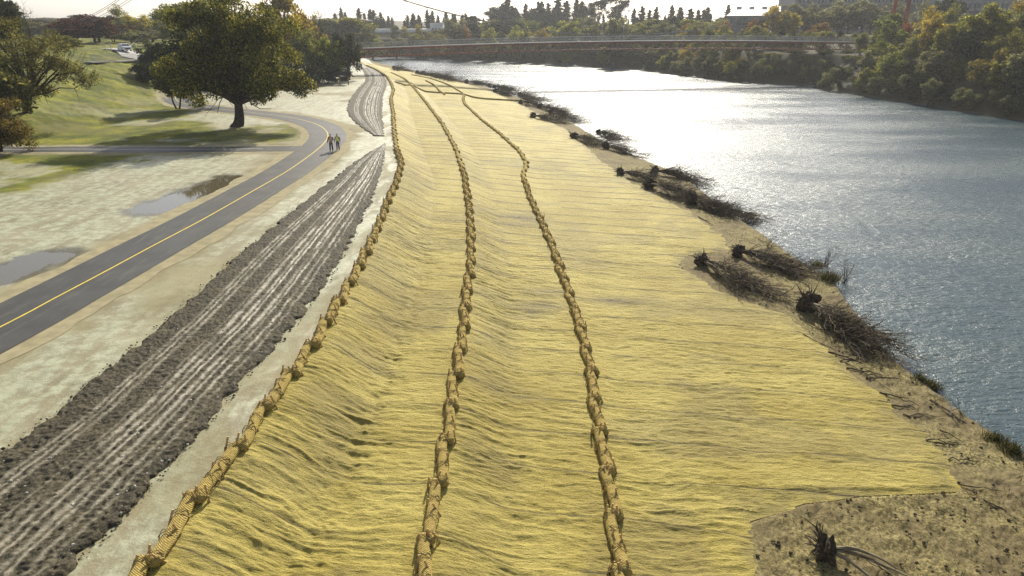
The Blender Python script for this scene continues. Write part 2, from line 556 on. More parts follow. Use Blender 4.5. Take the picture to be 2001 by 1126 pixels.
def m_asphalt():
    m = NT('asphalt')
    P = m.pos()
    n = m.noise(P, 60, 2); n2 = m.noise(P, 0.5, 4)
    c = m.mix(m.ramp(n2, .3, .7), (0.038, 0.037, 0.033), (0.058, 0.056, 0.050))
    c = m.mix(m.math('MULTIPLY', m.ramp(n, .5, .8), .4), c, (0.15, 0.15, 0.14))
    c = m.mix(m.math('MULTIPLY', m.ramp(m.noise(m.pos((2.2, .25, 1)), 1.0, 5, .65), .52, .70), .35), c, (0.16, 0.14, 0.10))
    m.col(c); m.p(rough=0.58, spec=0.26)
    m.bump(n, 0.35, 0.008)
    return m.m

def m_water():
    m = NT('river_water')
    a = m.noise(m.pos((0.50, 1.15, 1), (0, 0, R(12))), 1.0, 4, 0.6, 0.3)
    b = m.noise(m.pos((1.5, 3.8, 1), (0, 0, R(-8))), 1.0, 4, 0.65, 0.5)
    c = m.noise(m.pos((0.035, 0.09, 1)), 1.0, 4, .6, .4)
    h = m.math('ADD', m.math('MULTIPLY', a, 0.6), m.math('MULTIPLY', b, m.ramp(c, .3, .7, .25, .50)))
    m.col(m.mix(m.ramp(c, .35, .65), (0.036, 0.066, 0.084), (0.048, 0.076, 0.082)))
    m.p(rough=m.ramp(c, .35, .62, .17, .25), ior=1.333, spec=0.5)
    m.bump(h, 1.0, 0.30)
    return m.m

def m_puddle():
    m = NT('puddle_water')
    m.col((0.10, 0.085, 0.05)); m.p(rough=0.04, spec=0.5, ior=1.333)
    m.bump(m.noise(m.pos(), 3, 2), 0.05, 0.02)
    return m.m

def m_leaf(name, cols, trans=0.45):
    m = NT(name)
    isl = m.node('ShaderNodeNewGeometry').outputs['Random Per Island']
    t = m.attr('tint')
    oi = m.node('ShaderNodeObjectInfo').outputs['Random']
    a, b, c = cols
    x = m.mix(t, a, b)
    x = m.mix(m.ramp(m.math('ADD', isl, m.math('MULTIPLY', oi, .3)), .70, 1.1), x, c)
    hs = m.node('ShaderNodeHueSaturation'); m.l.new(x, hs.inputs['Color'])
    m.set(hs.inputs['Value'], m.ramp(isl, 0, 1, .65, 1.35))
    m.set(hs.inputs['Hue'], m.ramp(oi, 0, 1, .485, .515))
    x = hs.outputs[0]
    d = m.node('ShaderNodeBsdfDiffuse'); tr = m.node('ShaderNodeBsdfTranslucent'); mx = m.node('ShaderNodeMixShader')
    m.l.new(x, d.inputs['Color']); m.l.new(x, tr.inputs['Color']); mx.inputs[0].default_value = trans
    m.l.new(d.outputs[0], mx.inputs[1]); m.l.new(tr.outputs[0], mx.inputs[2]); m.l.new(mx.outputs[0], m.out.inputs['Surface'])
    m.n.remove(m.b)
    return m.m

def m_log():
    m = NT('coir_log_net')
    P = m.coord('Object')
    a = m.node('ShaderNodeTexWave', wave_type='BANDS', bands_direction='DIAGONAL')
    mp = m.node('ShaderNodeMapping'); m.l.new(P, mp.inputs['Vector']); mp.inputs['Scale'].default_value = (9, 9, 9)
    m.l.new(mp.outputs[0], a.inputs['Vector']); a.inputs['Scale'].default_value = 1.0; a.inputs['Distortion'].default_value = 1.5; a.inputs['Detail'].default_value = 2
    b = m.node('ShaderNodeTexWave', wave_type='BANDS', bands_direction='DIAGONAL')
    mp2 = m.node('ShaderNodeMapping'); m.l.new(P, mp2.inputs['Vector']); mp2.inputs['Scale'].default_value = (-9, 9, 9)
    m.l.new(mp2.outputs[0], b.inputs['Vector']); b.inputs['Scale'].default_value = 1.0; b.inputs['Distortion'].default_value = 1.5
    w = m.math('MAXIMUM', a.outputs['Fac'], b.outputs['Fac'])
    n = m.noise(P, 14, 4, .7)
    c = m.mix(m.ramp(n, .3, .7), (0.30, 0.215, 0.065), (0.52, 0.40, 0.13))
    c = m.mix(m.math('MULTIPLY', m.ramp(w, .55, .25), .7), c, (0.15, 0.105, 0.035))
    m.col(c); m.p(rough=.9, spec=.1)
    m.bump(m.math('ADD', w, m.math('MULTIPLY', n, .6)), .8, .03)
    return m.m

M = {}
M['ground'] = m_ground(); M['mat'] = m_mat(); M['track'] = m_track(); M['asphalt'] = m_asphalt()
M['water'] = m_water(); M['puddle'] = m_puddle(); M['log'] = m_log()
M['yellow'] = simple('line_yellow', (0.62, 0.47, 0.05), .6, .12, 3, kind='Object')
M['white_line'] = simple('line_white', (0.62, 0.60, 0.52), .6, .15, 3)
M['dg'] = simple('decomposed_granite', (0.285, 0.250, 0.148), .95, .16, 1.3, spec=.15, bump=.2)
M['stake'] = simple('stake_wood', (0.45, 0.31, 0.13), .8, .3, 8)
M['twine'] = simple('twine', (0.38, 0.29, 0.12), .9, .2, 20)
M['root'] = simple('root_soil', (0.070, 0.054, 0.036), .95, .5, 5, spec=.1)
M['clod'] = simple('clod_soil', (0.085, 0.072, 0.045), .95, .5, 12, spec=.1)
M['stem'] = simple('stem_bark', (0.095, 0.075, 0.048), .9, .45, 2.5, spec=.15)
M['pale_stem'] = simple('stem_pale', (0.20, 0.165, 0.105), .85, .35, 2.5, spec=.2)
M['bark'] = simple('bark', (0.055, 0.043, 0.032), .95, .4, 3, spec=.1, bump=.4)
M['bark_grey'] = simple('bark_grey', (0.10, 0.085, 0.065), .95, .35, 3, spec=.1)
M['concrete'] = simple('concrete', (0.32, 0.31, 0.29), .9, .15, .8)
M['concrete_dark'] = simple('concrete_dark', (0.19, 0.18, 0.18), .9, .15, .8)
M['white_wall'] = simple('white_wall', (0.62, 0.61, 0.60), .8, .08, .5)
M['roof_white'] = simple('roof_white', (0.70, 0.69, 0.66), .55, .08, .5)
M['steel'] = simple('galvanised_steel', (0.35, 0.35, 0.34), .55, .15, 3, metal=.5)
M['rust'] = simple('bridge_paint', (0.24, 0.085, 0.045), .6, .25, 1.5)
M['orange_paint'] = simple('tower_paint', (0.26, 0.07, 0.04), .6, .15, .8)
M['deck'] = simple('deck_concrete', (0.34, 0.33, 0.31), .85, .12, .6)
M['glass'] = simple('window_glass', (0.06, 0.08, 0.10), .12, .3, .3, spec=.6)
M['cable'] = simple('cable_steel', (0.22, 0.21, 0.20), .5, .1, 2, metal=.4)
M['white_paint'] = simple('car_paint', (0.72, 0.73, 0.75), .3, .04, 2, spec=.5)
M['rubber'] = simple('rubber', (0.02, 0.02, 0.02), .85, .2, 5)
M['car_glass'] = simple('car_glass', (0.02, 0.025, 0.03), .08, .2, 2, spec=.6)
M['red_lamp'] = simple('lamp_red', (0.40, 0.03, 0.02), .3, .1, 5)
M['skin'] = simple('skin', (0.42, 0.27, 0.19), .6, .1, 10)
M['dark_cloth'] = simple('dark_cloth', (0.030, 0.032, 0.038), .95, .3, 9, spec=.1)
M['jeans'] = simple('work_trousers', (0.045, 0.048, 0.055), .95, .3, 9, spec=.1)
M['orange_vest'] = simple('vest_orange', (0.75, 0.30, 0.16), .8, .15, 9)
M['lime_vest'] = simple('vest_lime', (0.72, 0.95, 0.06), .8, .1, 9)
M['reflective'] = simple('reflective_tape', (0.6, 0.6, 0.58), .4, .1, 9)
M['boot'] = simple('boots', (0.04, 0.03, 0.022), .8, .3, 9)
M['stone'] = simple('stone', (0.40, 0.38, 0.32), .8, .25, 4)
M['straw_grass'] = m_leaf('tuft_grass', ((0.05, 0.055, 0.018), (0.10, 0.088, 0.03), (0.16, 0.13, 0.06)), .35)
LEAF = {
 'oak': m_leaf('leaf_oak', ((0.050, 0.064, 0.019), (0.115, 0.122, 0.028), (0.25, 0.20, 0.036)), .52),
 'leftoak': m_leaf('leaf_left_oak', ((0.088, 0.090, 0.029), (0.165, 0.167, 0.033), (0.220, 0.187, 0.055)), 0.55),
 'rusty': m_leaf('leaf_rusty', ((0.105, 0.090, 0.026), (0.17, 0.138, 0.032), (0.24, 0.17, 0.034)), .5),
 'dark':   m_leaf('leaf_dark', ((0.022, 0.032, 0.016), (0.038, 0.050, 0.020), (0.06, 0.065, 0.022)), .3),
 'olive': m_leaf('leaf_olive', ((0.102, 0.115, 0.031), (0.198, 0.202, 0.043), (0.324, 0.288, 0.048)), .6),
 'grey': m_leaf('leaf_grey', ((0.114, 0.120, 0.065), (0.174, 0.174, 0.079), (0.252, 0.228, 0.084)), .58),
 'yellow': m_leaf('leaf_yellow', ((0.206, 0.169, 0.026), (0.363, 0.290, 0.036), (0.460, 0.351, 0.048)), 0.6),
 'orange': m_leaf('leaf_orange', ((0.19, 0.085, 0.022), (0.26, 0.12, 0.03), (0.30, 0.17, 0.04)), .5),
 'plum':   m_leaf('leaf_plum', ((0.060, 0.026, 0.022), (0.085, 0.036, 0.026), (0.12, 0.06, 0.03)), .35),
 'conifer': m_leaf('leaf_conifer', ((0.026, 0.038, 0.024), (0.042, 0.052, 0.028), (0.055, 0.06, 0.034)), .25),
 'green': m_leaf('leaf_green', ((0.086, 0.115, 0.029), (0.166, 0.187, 0.041), (0.245, 0.230, 0.043)), 0.58),
}

# ------------------------------------------------------------------ ground
def build_ground():
    a_in = np.linspace(-44, 44, 1150)
    a = np.concatenate([np.linspace(-84, -44, 120)[:-1], a_in, np.linspace(44, 84, 120)[1:]])
    a = np.radians(a)
    r = np.exp(np.linspace(math.log(4.0), math.log(2200), 1350))
    A, RR = np.meshgrid(a, r)
    X = np.sin(A) * RR; Y = np.cos(A) * RR
    Z = hground(X, Y)
    # masks that belong to the ground itself
    n1 = fbm(X * 0.08, Y * 0.08, 40, 4); n2 = fbm(X * 0.5, Y * 0.5, 44, 4)
    gx = np.interp(Y, [0, 20, 40, 52, 62, 68, 74, 82, 90, 100, 112, 125, 140, 400], [-34, -34, -36, -37, -37.5, -36, -33, -33, -41, -44, -50, -57, -60, -95])
    grass = sstep(1.5, -2.5, X - gx + (n1 - .5) * 14 + (n2 - .5) * 5)
    # the island of grass and leaf litter under the big tree
    c = np.array([-30.5, 84.0])
    e = np.sqrt(((X - c[0]) / 8.0) ** 2 + ((Y - c[1]) / 9.0) ** 2)
    grass = np.maximum(grass, sstep(1.05, .75, e + (n2 - .5) * .5) * .85)
    pd = PATHD(X, Y)
    grass *= sstep(2.6, 3.6, pd + (n2 - .5) * 2)
    patch = sstep(.50, .62, fbm(X * 0.16, Y * 0.16, 61, 4))
    grass *= 1 - 0.75 * patch * sstep(-70, -40, X)
    silt = sstep(2.2, 4.5, pd + (n2 - .5) * 3) * (0.25 + .75 * sstep(.42, .60, n1 + .12))
    silt = np.where(X > x1s(Y) - 2.2, .45 + .55 * sstep(.42, .6, fbm(X * .9, Y * .3, 88, 3)), silt)
    right = sstep(-1.2, -0.5, X - xe_(Y))
    wet = np.zeros_like(X)
    for k in range(2):
        d = puddle_dist(X, Y, k)
        wet = np.maximum(wet, sstep(1.9, .9, d + (n2 - .5) * 1.6) * .85)
    shore = sstep(-.55, -.15, (X - xs_(Y))) * sstep(3.0, 1.5, X - xs_(Y))
    wet = np.maximum(wet, shore)
    lit = sstep(-3, 1, X - xf_(Y))
    me = grid_mesh('ground', X, Y, Z, M['ground'], dict(grass=grass, silt=silt * (1 - right) * (1 - lit), straw=right, wet=wet, litter=lit))
    o = obj('ground', me)
    tag(o, 'bare pale soil and grass ground around the river', None, kind='structure')
build_ground()

# river
w = np.array([[-900, -60, -4], [700, -60, -4], [700, 900, -4], [-900, 900, -4]])
tag(obj('river_water', mesh_np('river_water', w, np.array([[0, 1, 2, 3]]), M['water'])), 'glittering grey blue river', None, kind='structure')

for k in range(2):
    a, b, wd = PUDDLES[k]
    c = (a + b) / 2; L = np.linalg.norm(b[:2] - a[:2]) / 2 + wd * 2.0
    d = (b - a)[:2] / np.linalg.norm((b - a)[:2]); n = np.array([-d[1], d[0]])
    ring = [(0, 0)] + [(L * math.cos(t), wd * 2.0 * math.sin(t)) for t in np.linspace(0, 2 * math.pi, 40, endpoint=False)]
    V = [(c[0] + d[0]*u + n[0]*v, c[1] + d[1]*u + n[1]*v, -0.035) for u, v in ring]
    F = [(0, 1 + i, 1 + (i + 1) % 40) for i in range(40)]
    tag(obj('puddle', mesh_np('puddle', V, F, M['puddle'])), 'shallow muddy puddle beside the paved path', None, kind='structure')

def ribbon(name, P, w0, w1, lift, mat, label=None, kind='structure', offs=0.0, nx=7):
    P = np.asarray(P)
    T = np.gradient(P, axis=0); T /= np.linalg.norm(T, axis=1)[:, None] + 1e-9
    N = np.stack([T[:, 1], -T[:, 0]], 1)
    s = np.linspace(-1, 1, nx)
    W = np.linspace(w0, w1, len(P))[:, None] / 2 * s[None, :] + offs
    if 'shoulder' in name:
        q = np.arange(len(P)) * .7
        W = W * (1 + .16 * (fbm(q * .45, q * 0, 5, 4) - .5) * 2)[:, None] + ((fbm(q * .3, q * 0 + 9, 6, 3) - .5) * .5)[:, None]
    X = P[:, 0:1] + N[:, 0:1] * W; Y = P[:, 1:2] + N[:, 1:2] * W
    Z = hbase(X, Y) + lift
    return tag(obj(name, grid_mesh(name, X, Y, Z, mat)), label, None, kind=kind)

def resample(P, step):
    d = np.r_[0, np.cumsum(np.linalg.norm(np.diff(P, axis=0), axis=1))]
    s = np.arange(0, d[-1], step)
    return np.stack([np.interp(s, d, P[:, 0]), np.interp(s, d, P[:, 1])], 1)
MAINR = resample(MAIN, 0.7); SIDER = resample(SIDE, 0.7)
ribbon('path_shoulder', MAINR, 6.3, 6.3, 0.016, M['dg'], 'tan gravel shoulder along the main path')
ribbon('path_shoulder', SIDER, 5.0, 5.0, 0.012, M['dg'], 'tan gravel shoulder along the side path')
ribbon('side_path', SIDER, 3.3, 3.3, 0.030, M['asphalt'], 'shaded asphalt side path', nx=5)
ribbon('bike_path', MAINR, 4.3, 4.3, 0.036, M['asphalt'], 'grey asphalt bike path', nx=5)
ribbon('path_marking', MAINR, .10, .10, 0.042, M['yellow'], 'yellow centre line of the bike path', nx=3)
ribbon('path_marking', SIDER[6:], .10, .10, 0.036, M['white_line'], 'pale line along the side path', nx=3)

# ------------------------------------------------------------------ the erosion blanket
def build_blanket():
    rng = np.random.default_rng(4)
    y0, y1 = 9.0, 262.0
    n = int(math.log(y1 / y0) / 0.0021)
    ys = np.exp(np.linspace(math.log(y0), math.log(y1), n))
    t = np.linspace(0, 1, 330)
    Y, T = np.meshgrid(ys, t, indexing='ij')
    jag = (vnoise(ys * 9.0, ys * 0, 79) - .5) * .16 + (vnoise(ys * 3.0, ys * 0, 77) - .5) * .26 + (fbm(ys * .7, ys * 0, 78, 3) - .5) * .9
    XL = x1s(ys) - 0.12; XE = xe_(ys) + jag
    X = XL[:, None] + (XE - XL)[:, None] * T
    Z = hbase(X, Y)
    nr = nrm(x1s, Y)
    # wrinkles that run across the slope
    warp = (fbm(X * .25, Y * .25, 5, 3) - .5) * 2.2 + 0.05 * X
    a = fbm(X * 0.55 + 3, (Y + warp * .6) * 2.4, 11, 4)
    ridg = 1 - np.abs(2 * a - 1)
    ridg = ridg ** 2.2
    b = fbm(X * 1.2, (Y + warp * .4) * 5.6, 15, 3)
    slope = sstep(0, .6, (X - x1s(Y)) * nr) * sstep(4.0, 2.4, (X - x1s(Y)) * nr) + sstep(0, .5, (X - x2s(Y)) * nr) * sstep(3.2, 2.0, (X - x2s(Y)) * nr)
    patch = sstep(.35, .7, fbm(X * .18, Y * .18, 23, 3))
    amp = (0.016 + .026 * np.clip(slope, 0, 1) + .022 * patch) * sstep(150, 60, Y)
    dz = amp * (ridg - .3) * 1.6 + 0.032 * (b - .5) * sstep(110, 40, Y)
    dz += (fbm(X * 3, Y * 3, 29, 4) - .5) * .06 * sstep(60, 25, Y)
    # lumps over rough ground at the foot of the slope
    foot = np.exp(-(((X - x1s(Y)) * nr - 3.0) / .8) ** 2)
    dz += foot * (fbm(X * 2.6, Y * 2.6, 35, 3) - .5) * .18 * sstep(50, 25, Y)
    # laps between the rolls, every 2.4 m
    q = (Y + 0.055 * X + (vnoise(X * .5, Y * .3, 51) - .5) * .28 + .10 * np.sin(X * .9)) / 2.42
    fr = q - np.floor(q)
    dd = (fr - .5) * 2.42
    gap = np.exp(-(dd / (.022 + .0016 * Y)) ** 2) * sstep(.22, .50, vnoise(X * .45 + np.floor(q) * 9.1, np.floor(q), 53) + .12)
    seam_shade = gap * sstep(170, 60, Y)  # mask for the painted shadow along the laps
    dz += 0.035 * sstep(-0.45, 0.0, dd) * sstep(0.03, 0.0, dd) * sstep(90, 40, Y) - .03 * gap * sstep(70, 30, Y)
    # edges dip to the soil
    e = (1 - T) * (XE - XL)[:, None] * nrm(xe_, ys, .3)[:, None]
    Z = Z + 0.045 + .0004 * Y + dz * sstep(0, .5, e) - 0.05 * sstep(.8, 0, e)
    mud_and_slope = np.zeros_like(X)
    for (px, py, rx, ry, k) in ((1020,430,2.6,2.2,.9),(1000,440,1.6,1.6,.6),(1085,575,2.2,.8,.8),(1020,610,1.5,1.4,.9),(1215,592,3.0,.7,.9),(1060,600,1.6,.8,.8),(1100,460,2,1.2,.4),(1160,520,2.2,.6,.35),(640,870,.9,2.5,.35),(1400,830,1.0,1.2,.25),(1500,600,2,1.0,.35)):
        c = hit(px, py)
        mud_and_slope = np.maximum(mud_and_slope, k * np.exp(-((X - c[0]) / rx) ** 2 - ((Y - c[1]) / ry) ** 2))
    mud_and_slope *= .4 + .6 * sstep(.3, .55, fbm(X * .5, Y * 1.6, 71, 4))
    rim = sstep(1.6, .1, e) * sstep(.35, .6, fbm(X * .9, Y * .9, 73, 3)) * .5
    mud_and_slope = np.maximum(mud_and_slope, rim)
    slope_dark = np.clip(slope, 0, 1) * (.12 + .45 * sstep(.42, .66, fbm(X * .35, Y * .5, 91, 4)))  # blanket darker on the slopes, in uneven patches
    mud_and_slope = np.maximum(mud_and_slope, slope_dark * .75)
    mud_and_slope = np.maximum(mud_and_slope, .35 * sstep(.56, .70, fbm(X * .22, Y * .3, 95, 4)))
    me = grid_mesh('erosion_blanket', X, Y, Z, M['mat'], dict(seam_shade=seam_shade, mud_and_slope=mud_and_slope))
    o = obj('erosion_blanket', me)
    tag(o, 'wrinkled straw yellow coir blanket in lapped strips covering the sloping riverbank', 'erosion blanket')
build_blanket()

# ------------------------------------------------------------------ churned soil strips
def build_track(name, Lpx, Rpx, y_pre, y_post, label, seed):
    fl = ycurve(Lpx, 0.0, *y_pre[:1]) if y_pre else ycurve(Lpx, 0.0)
    fr_ = ycurve(Rpx, 0.0, *y_pre[1:]) if y_pre else ycurve(Rpx, 0.0)
    ya, yb = y_post
    n = int(math.log(yb / ya) / .0022)
    ys = np.exp(np.linspace(math.log(ya), math.log(yb), n))
    t = np.linspace(0, 1, 230)
    Y, T = np.meshgrid(ys, t, indexing='ij')
    jl = (fbm(ys * 1.6, ys * 0, seed, 3) - .5) * .7; jr = (fbm(ys * 1.6, ys * 0 + 5, seed + 3, 3) - .5) * .7
    XL = fl(ys) + jl; XR = fr_(ys) + jr
    X0 = fl(ys)[:, None] + (fr_(ys) - fl(ys))[:, None] * T
    X = X0 + jl[:, None] * (1 - T) ** 9 + jr[:, None] * T ** 9
    W = (XR - XL)[:, None]
    u = (T * W)                                   # metres from the left edge
    far = T
    clod = fbm(X * 9.5 + fbm(X * 2, Y * 2, seed + 31, 2) * 4, Y * 8.0, seed + 5, 4) ; clod2 = fbm(X * 1.7, Y * 1.7, seed + 8, 3)
    wob = (fbm(Y * .06, Y * 0, seed + 11, 2) - .5) * .08
    # tyre and cleat ruts
    rut = np.zeros_like(X)
    for c, wd, k in ((.22, .016, .65), (.27, .012, .8), (.315, .016, .7), (.465, .010, .5), (.515, .020, .95), (.585, .015, .9), (.628, .011, 1.), (.697, .018, .95), (.742, .012, .8), (.812, .014, .8), (.872, .012, .5)):
        cc = c + wob + (vnoise(Y * .09, Y * 0 + c * 50, seed + 13) - .5) * .012
        gate = (.55 + .45 * sstep(.3, .6, vnoise(Y * 1.3, Y * 0 + c * 77, seed + 19))) * sstep(.22, .5, vnoise(Y * .22 + c * 90, Y * 0 + c * 31, seed + 17) + .22)
        rut = np.maximum(rut, k * np.exp(-((T - cc) / wd) ** 2) * gate)
    rough = 1 - .85 * rut
    Z = hbase(X, Y) + .03 + rough * ((clod - .42) * .12 + (clod2 - .5) * .08) * sstep(120, 30, Y) + .03 + .05 * sstep(150, 60, Y)
    edge = sstep(0, .25, u) * sstep(0, .25, W - u)
    Z = Z * edge + (hbase(X, Y) - .05) * (1 - edge)
    me = grid_mesh(name, X, Y, Z, M['track'], dict(rut=rut))
    tag(obj(name, me), label, None, kind='structure')
    return fl, fr_

TL = [(-150,985),(0,882),(120,800),(210,720),(330,620),(475,490),(560,420),(640,358),(690,318),(722,298),(748,283)]
TR = [(130,1126),(250,1000),(365,880),(440,790),(520,700),(575,640),(635,562),(690,470),(725,400),(745,350),(752,310),(754,283)]
FL, FR = build_track('dirt_track', TL, TR, [(5, -17.5), (5, -9.2)], (8.0, 77.0), 'dark churned soil strip with pale wet wheel ruts', 100)
TL2 = [(738,272),(712,255),(693,240),(680,225),(676,212),(682,195),(697,175),(712,160),(714,150),(708,138),(703,130)]
TR2 = [(752,271),(750,240),(748,215),(750,190),(756,170),(757,160),(750,147),(733,135),(718,129)]
build_track('dirt_track', TL2, TR2, None, (82.0, 215.0), 'dark curving churned soil strip beyond the path bend', 200)

# loose clods and stones on the strip, countless
def scatter_clods():
    rng = random.Random(5)
    mb = MB()
    for i in range(1500):
        y = math.exp(rng.uniform(math.log(11), math.log(50)))
        a, b = float(FL(y)), float(FR(y))
        e = rng.random()
        if e < .18: x = a + abs(rng.gauss(0, .3)) - .15
        elif e < .36: x = b - abs(rng.gauss(0, .3)) + .15
        else: x = rng.uniform(a, b)
        r = rng.uniform(.015, .042) * (1.9 if rng.random() < .06 else 1)
        mb.blob((x, y, hz(x, y) + .06 + r * .2), r, rng, .3, 6, 4, (1, 1, .75))
    o = mb.build('soil_clods', M['clod'])
    me = o.data
    tag(o, 'dark clods of earth scattered over the churned strip', None, kind='stuff')
scatter_clods()
rng = random.Random(8)
mb = MB()
for i in range(260):
    y = math.exp(rng.uniform(math.log(11), math.log(48)))
    x = rng.uniform(float(FL(y)), float(FR(y)))
    r = rng.uniform(.018, .05)
    mb.blob((x, y, hz(x, y) + .10), r, rng, .15, 6, 5, (1.2, 1, .8))
tag(mb.build('pebbles', M['stone']), 'pale pebbles lying in the churned strip', None, kind='stuff')

# ------------------------------------------------------------------ coir logs
def log_mesh(seed):
    rng = np.random.default_rng(seed)
    L, r0 = 2.78, .185
    nr, ns = 34, 22
    u = np.linspace(-1, 1, nr)
    ang = np.linspace(0, 2 * np.pi, ns, endpoint=False)
    U, A = np.meshgrid(u, ang, indexing='ij')
    end = np.clip((1 - np.abs(U)) / .05, 0, 1)
    rad = r0 * (0.35 + .65 * np.sqrt(1 - (1 - end) ** 2))
    rad = rad * (1 + .10 * (fbm(U * 4 + seed, A * .8, seed, 3) - .5) * 2 + .05 * (fbm(U * 14, A * 3, seed + 5, 2) - .5))
    for c in (-.82, -.28, .28, .82):
        rad = rad * (1 - .10 * np.exp(-((U - c) / .03) ** 2))
    bend = .05 * np.sin(U * 2.2 + seed)
    X = rad * np.cos(A) + bend
    Z = rad * np.sin(A) * .92 + r0 * .8
    Y = U * L / 2
    V = np.stack([X, Y, Z], -1).reshape(-1, 3)
    idx = np.arange(nr * ns).reshape(nr, ns)
    nx = np.roll(idx, -1, 1)
    F = np.stack([idx[:-1], nx[:-1], nx[1:], idx[1:]], -1).reshape(-1, 4)
    V = np.concatenate([V, [[bend[0, 0], -L / 2 - .015, r0 * .8], [bend[-1, 0], L / 2 + .015, r0 * .8]]])
    c0, c1 = len(V) - 2, len(V) - 1
    me = mesh_np('coir_log', V, F, M['log'], None, True)
    # caps
    import bmesh
    bm = bmesh.new(); bm.from_mesh(me); bm.verts.ensure_lookup_table()
    for j in range(ns):
        a, b = int(idx[0, j]), int(idx[0, (j + 1) % ns])
        bm.faces.new((bm.verts[c0], bm.verts[b], bm.verts[a]))
        a, b = int(idx[-1, j]), int(idx[-1, (j + 1) % ns])
        bm.faces.new((bm.verts[c1], bm.verts[a], bm.verts[b]))
    bm.to_mesh(me); bm.free()
    return me
LOGS = [log_mesh(s) for s in range(5)]
stake_m = MB().box((0, 0, .12), (.055, .03, .62)).mesh('stake', M['stake'])
def twine_mesh(y):
    mb = MB()
    r = .215
    pts = [(r * math.cos(a), y + .10 * math.sin(2 * a), .148 + r * .95 * math.sin(a)) for a in np.linspace(-.6, math.pi + .6, 14)]
    mb.tube(pts, .013, 4)
    pts = [(r * math.cos(a), y - .10 * math.sin(2 * a), .148 + r * .97 * math.sin(a)) for a in np.linspace(-.6, math.pi + .6, 14)]
    mb.tube(pts, .013, 4)
    return mb.mesh('twine', M['twine'])
TW = [twine_mesh(-.82 * 1.39), twine_mesh(.82 * 1.39), twine_mesh(-.28 * 1.39), twine_mesh(.28 * 1.39)]

rng = random.Random(11)
def place_logs(f, zf, ya, yb, desc, group, bend=.13, pitch=2.42, detail=70):
    ys = np.linspace(ya, yb, 6000)
    P = np.stack([f(ys), ys], 1)
    d = np.r_[0, np.cumsum(np.linalg.norm(np.diff(P, axis=0), axis=1))]
    s = 0.0; k = 0
    while s + 2.6 < d[-1]:
        def at(q): return np.array([np.interp(q, d, P[:, 0]), np.interp(q, d, P[:, 1])])
        a = at(s); b = at(min(s + 2.75, d[-1]))
        T = (b - a) / np.linalg.norm(b - a); N = np.array([T[1], -T[0]])     # N points to the river
        la = bend * rng.uniform(.75, 1.3); lb = bend * rng.uniform(.75, 1.3)
        A = a + N * la; B = b - N * lb                                        # near end toward the river, far end away
        z0, z1 = zf(*A), zf(*B)
        c = (A + B) / 2
        yaw = math.atan2(-(B - A)[0], (B - A)[1])
        pit = math.atan2(z1 - z0, np.linalg.norm(B - A))
        o = bpy.data.objects.new('coir_log', LOGS[(k * 3 + len(desc)) % 5])
        link(o)
        o.location = (c[0], c[1], (z0 + z1) / 2 - .02)
        o.rotation_euler = (pit, rng.uniform(-.1, .1), yaw)
        g = rng.uniform(.94, 1.08)
        o.scale = (g, rng.uniform(.97, 1.04), g)
        k += 1
        tag(o, 'coir log in %s, %s from the near end' % (desc, ordinal(k)), 'coir log', group)
        if c[1] < detail:
            for (sx, sy) in ((1, -.82), (-1, -.78), (1, .80), (-1, .84), (1, -.1), (-1, .1)):
                st = obj('stake', stake_m, o)
                st.location = (sx * .20, sy * 1.39 + rng.uniform(-.05, .05), .08)
                st.rotation_euler = (rng.uniform(-.25, .25), -sx * rng.uniform(.15, .5), rng.uniform(-.6, .6))
            for tm in TW: obj('twine', tm, o)
        s += pitch * rng.uniform(.96, 1.04)
    return k
zrow = lambda x, y: hz(x, y) + .06
cnt = 0
cnt += place_logs(x1, lambda x, y: max(hz(x, y), -0.12) + .06, 10.6, 225, 'the row beside the dirt track', 'coir logs beside the dirt track')
cnt += place_logs(x2, zrow, 10.6, 215, 'the middle row on the blanket', 'coir logs in the middle row')
cnt += place_logs(x3, zrow, 10.6, 160, 'the row closest to the river', 'coir logs in the river side row')
def place_line(pts, z, desc, group):
    P = catmull([hit(a, b)[:2] for a, b in pts], 10)
    d = np.r_[0, np.cumsum(np.linalg.norm(np.diff(P, axis=0), axis=1))]
    s = 0; k = 0
    while s + 2.5 < d[-1]:
        A = np.array([np.interp(s, d, P[:, 0]), np.interp(s, d, P[:, 1])]); B = np.array([np.interp(s + 2.7, d, P[:, 0]), np.interp(s + 2.7, d, P[:, 1])])
        c = (A + B) / 2
        o = bpy.data.objects.new('coir_log', LOGS[k % 5]); link(o)
        z0, z1 = hz(*A) + .1, hz(*B) + .1
        o.location = (c[0], c[1], (z0 + z1) / 2)
        o.rotation_euler = (math.atan2(z1 - z0, 2.7), 0, math.atan2(-(B - A)[0], (B - A)[1]))
        k += 1
        tag(o, 'coir log in %s, %s from its left end' % (desc, ordinal(k)), 'coir log', group)
        s += 2.6
    return k
cnt += place_line([(772,162),(790,169),(808,168)], -1, 'the short far crosswise row linking two rows', 'coir logs in the crosswise rows')
cnt += place_line([(808,169),(828,180),(868,184),(905,186),(935,194),(975,197),(1015,199),(1060,202)], -2, 'the long far crosswise row', 'coir logs in the crosswise rows')
cnt += place_line([(832,159),(848,168),(860,180),(872,189)], -2, 'the short spur above the crosswise row', 'coir logs in the crosswise rows')
cnt += place_line([(907,186),(875,167),(840,155),(800,147)], -2, 'the far curving row near the waterline', 'coir logs in the far curving row')
print('logs', cnt)

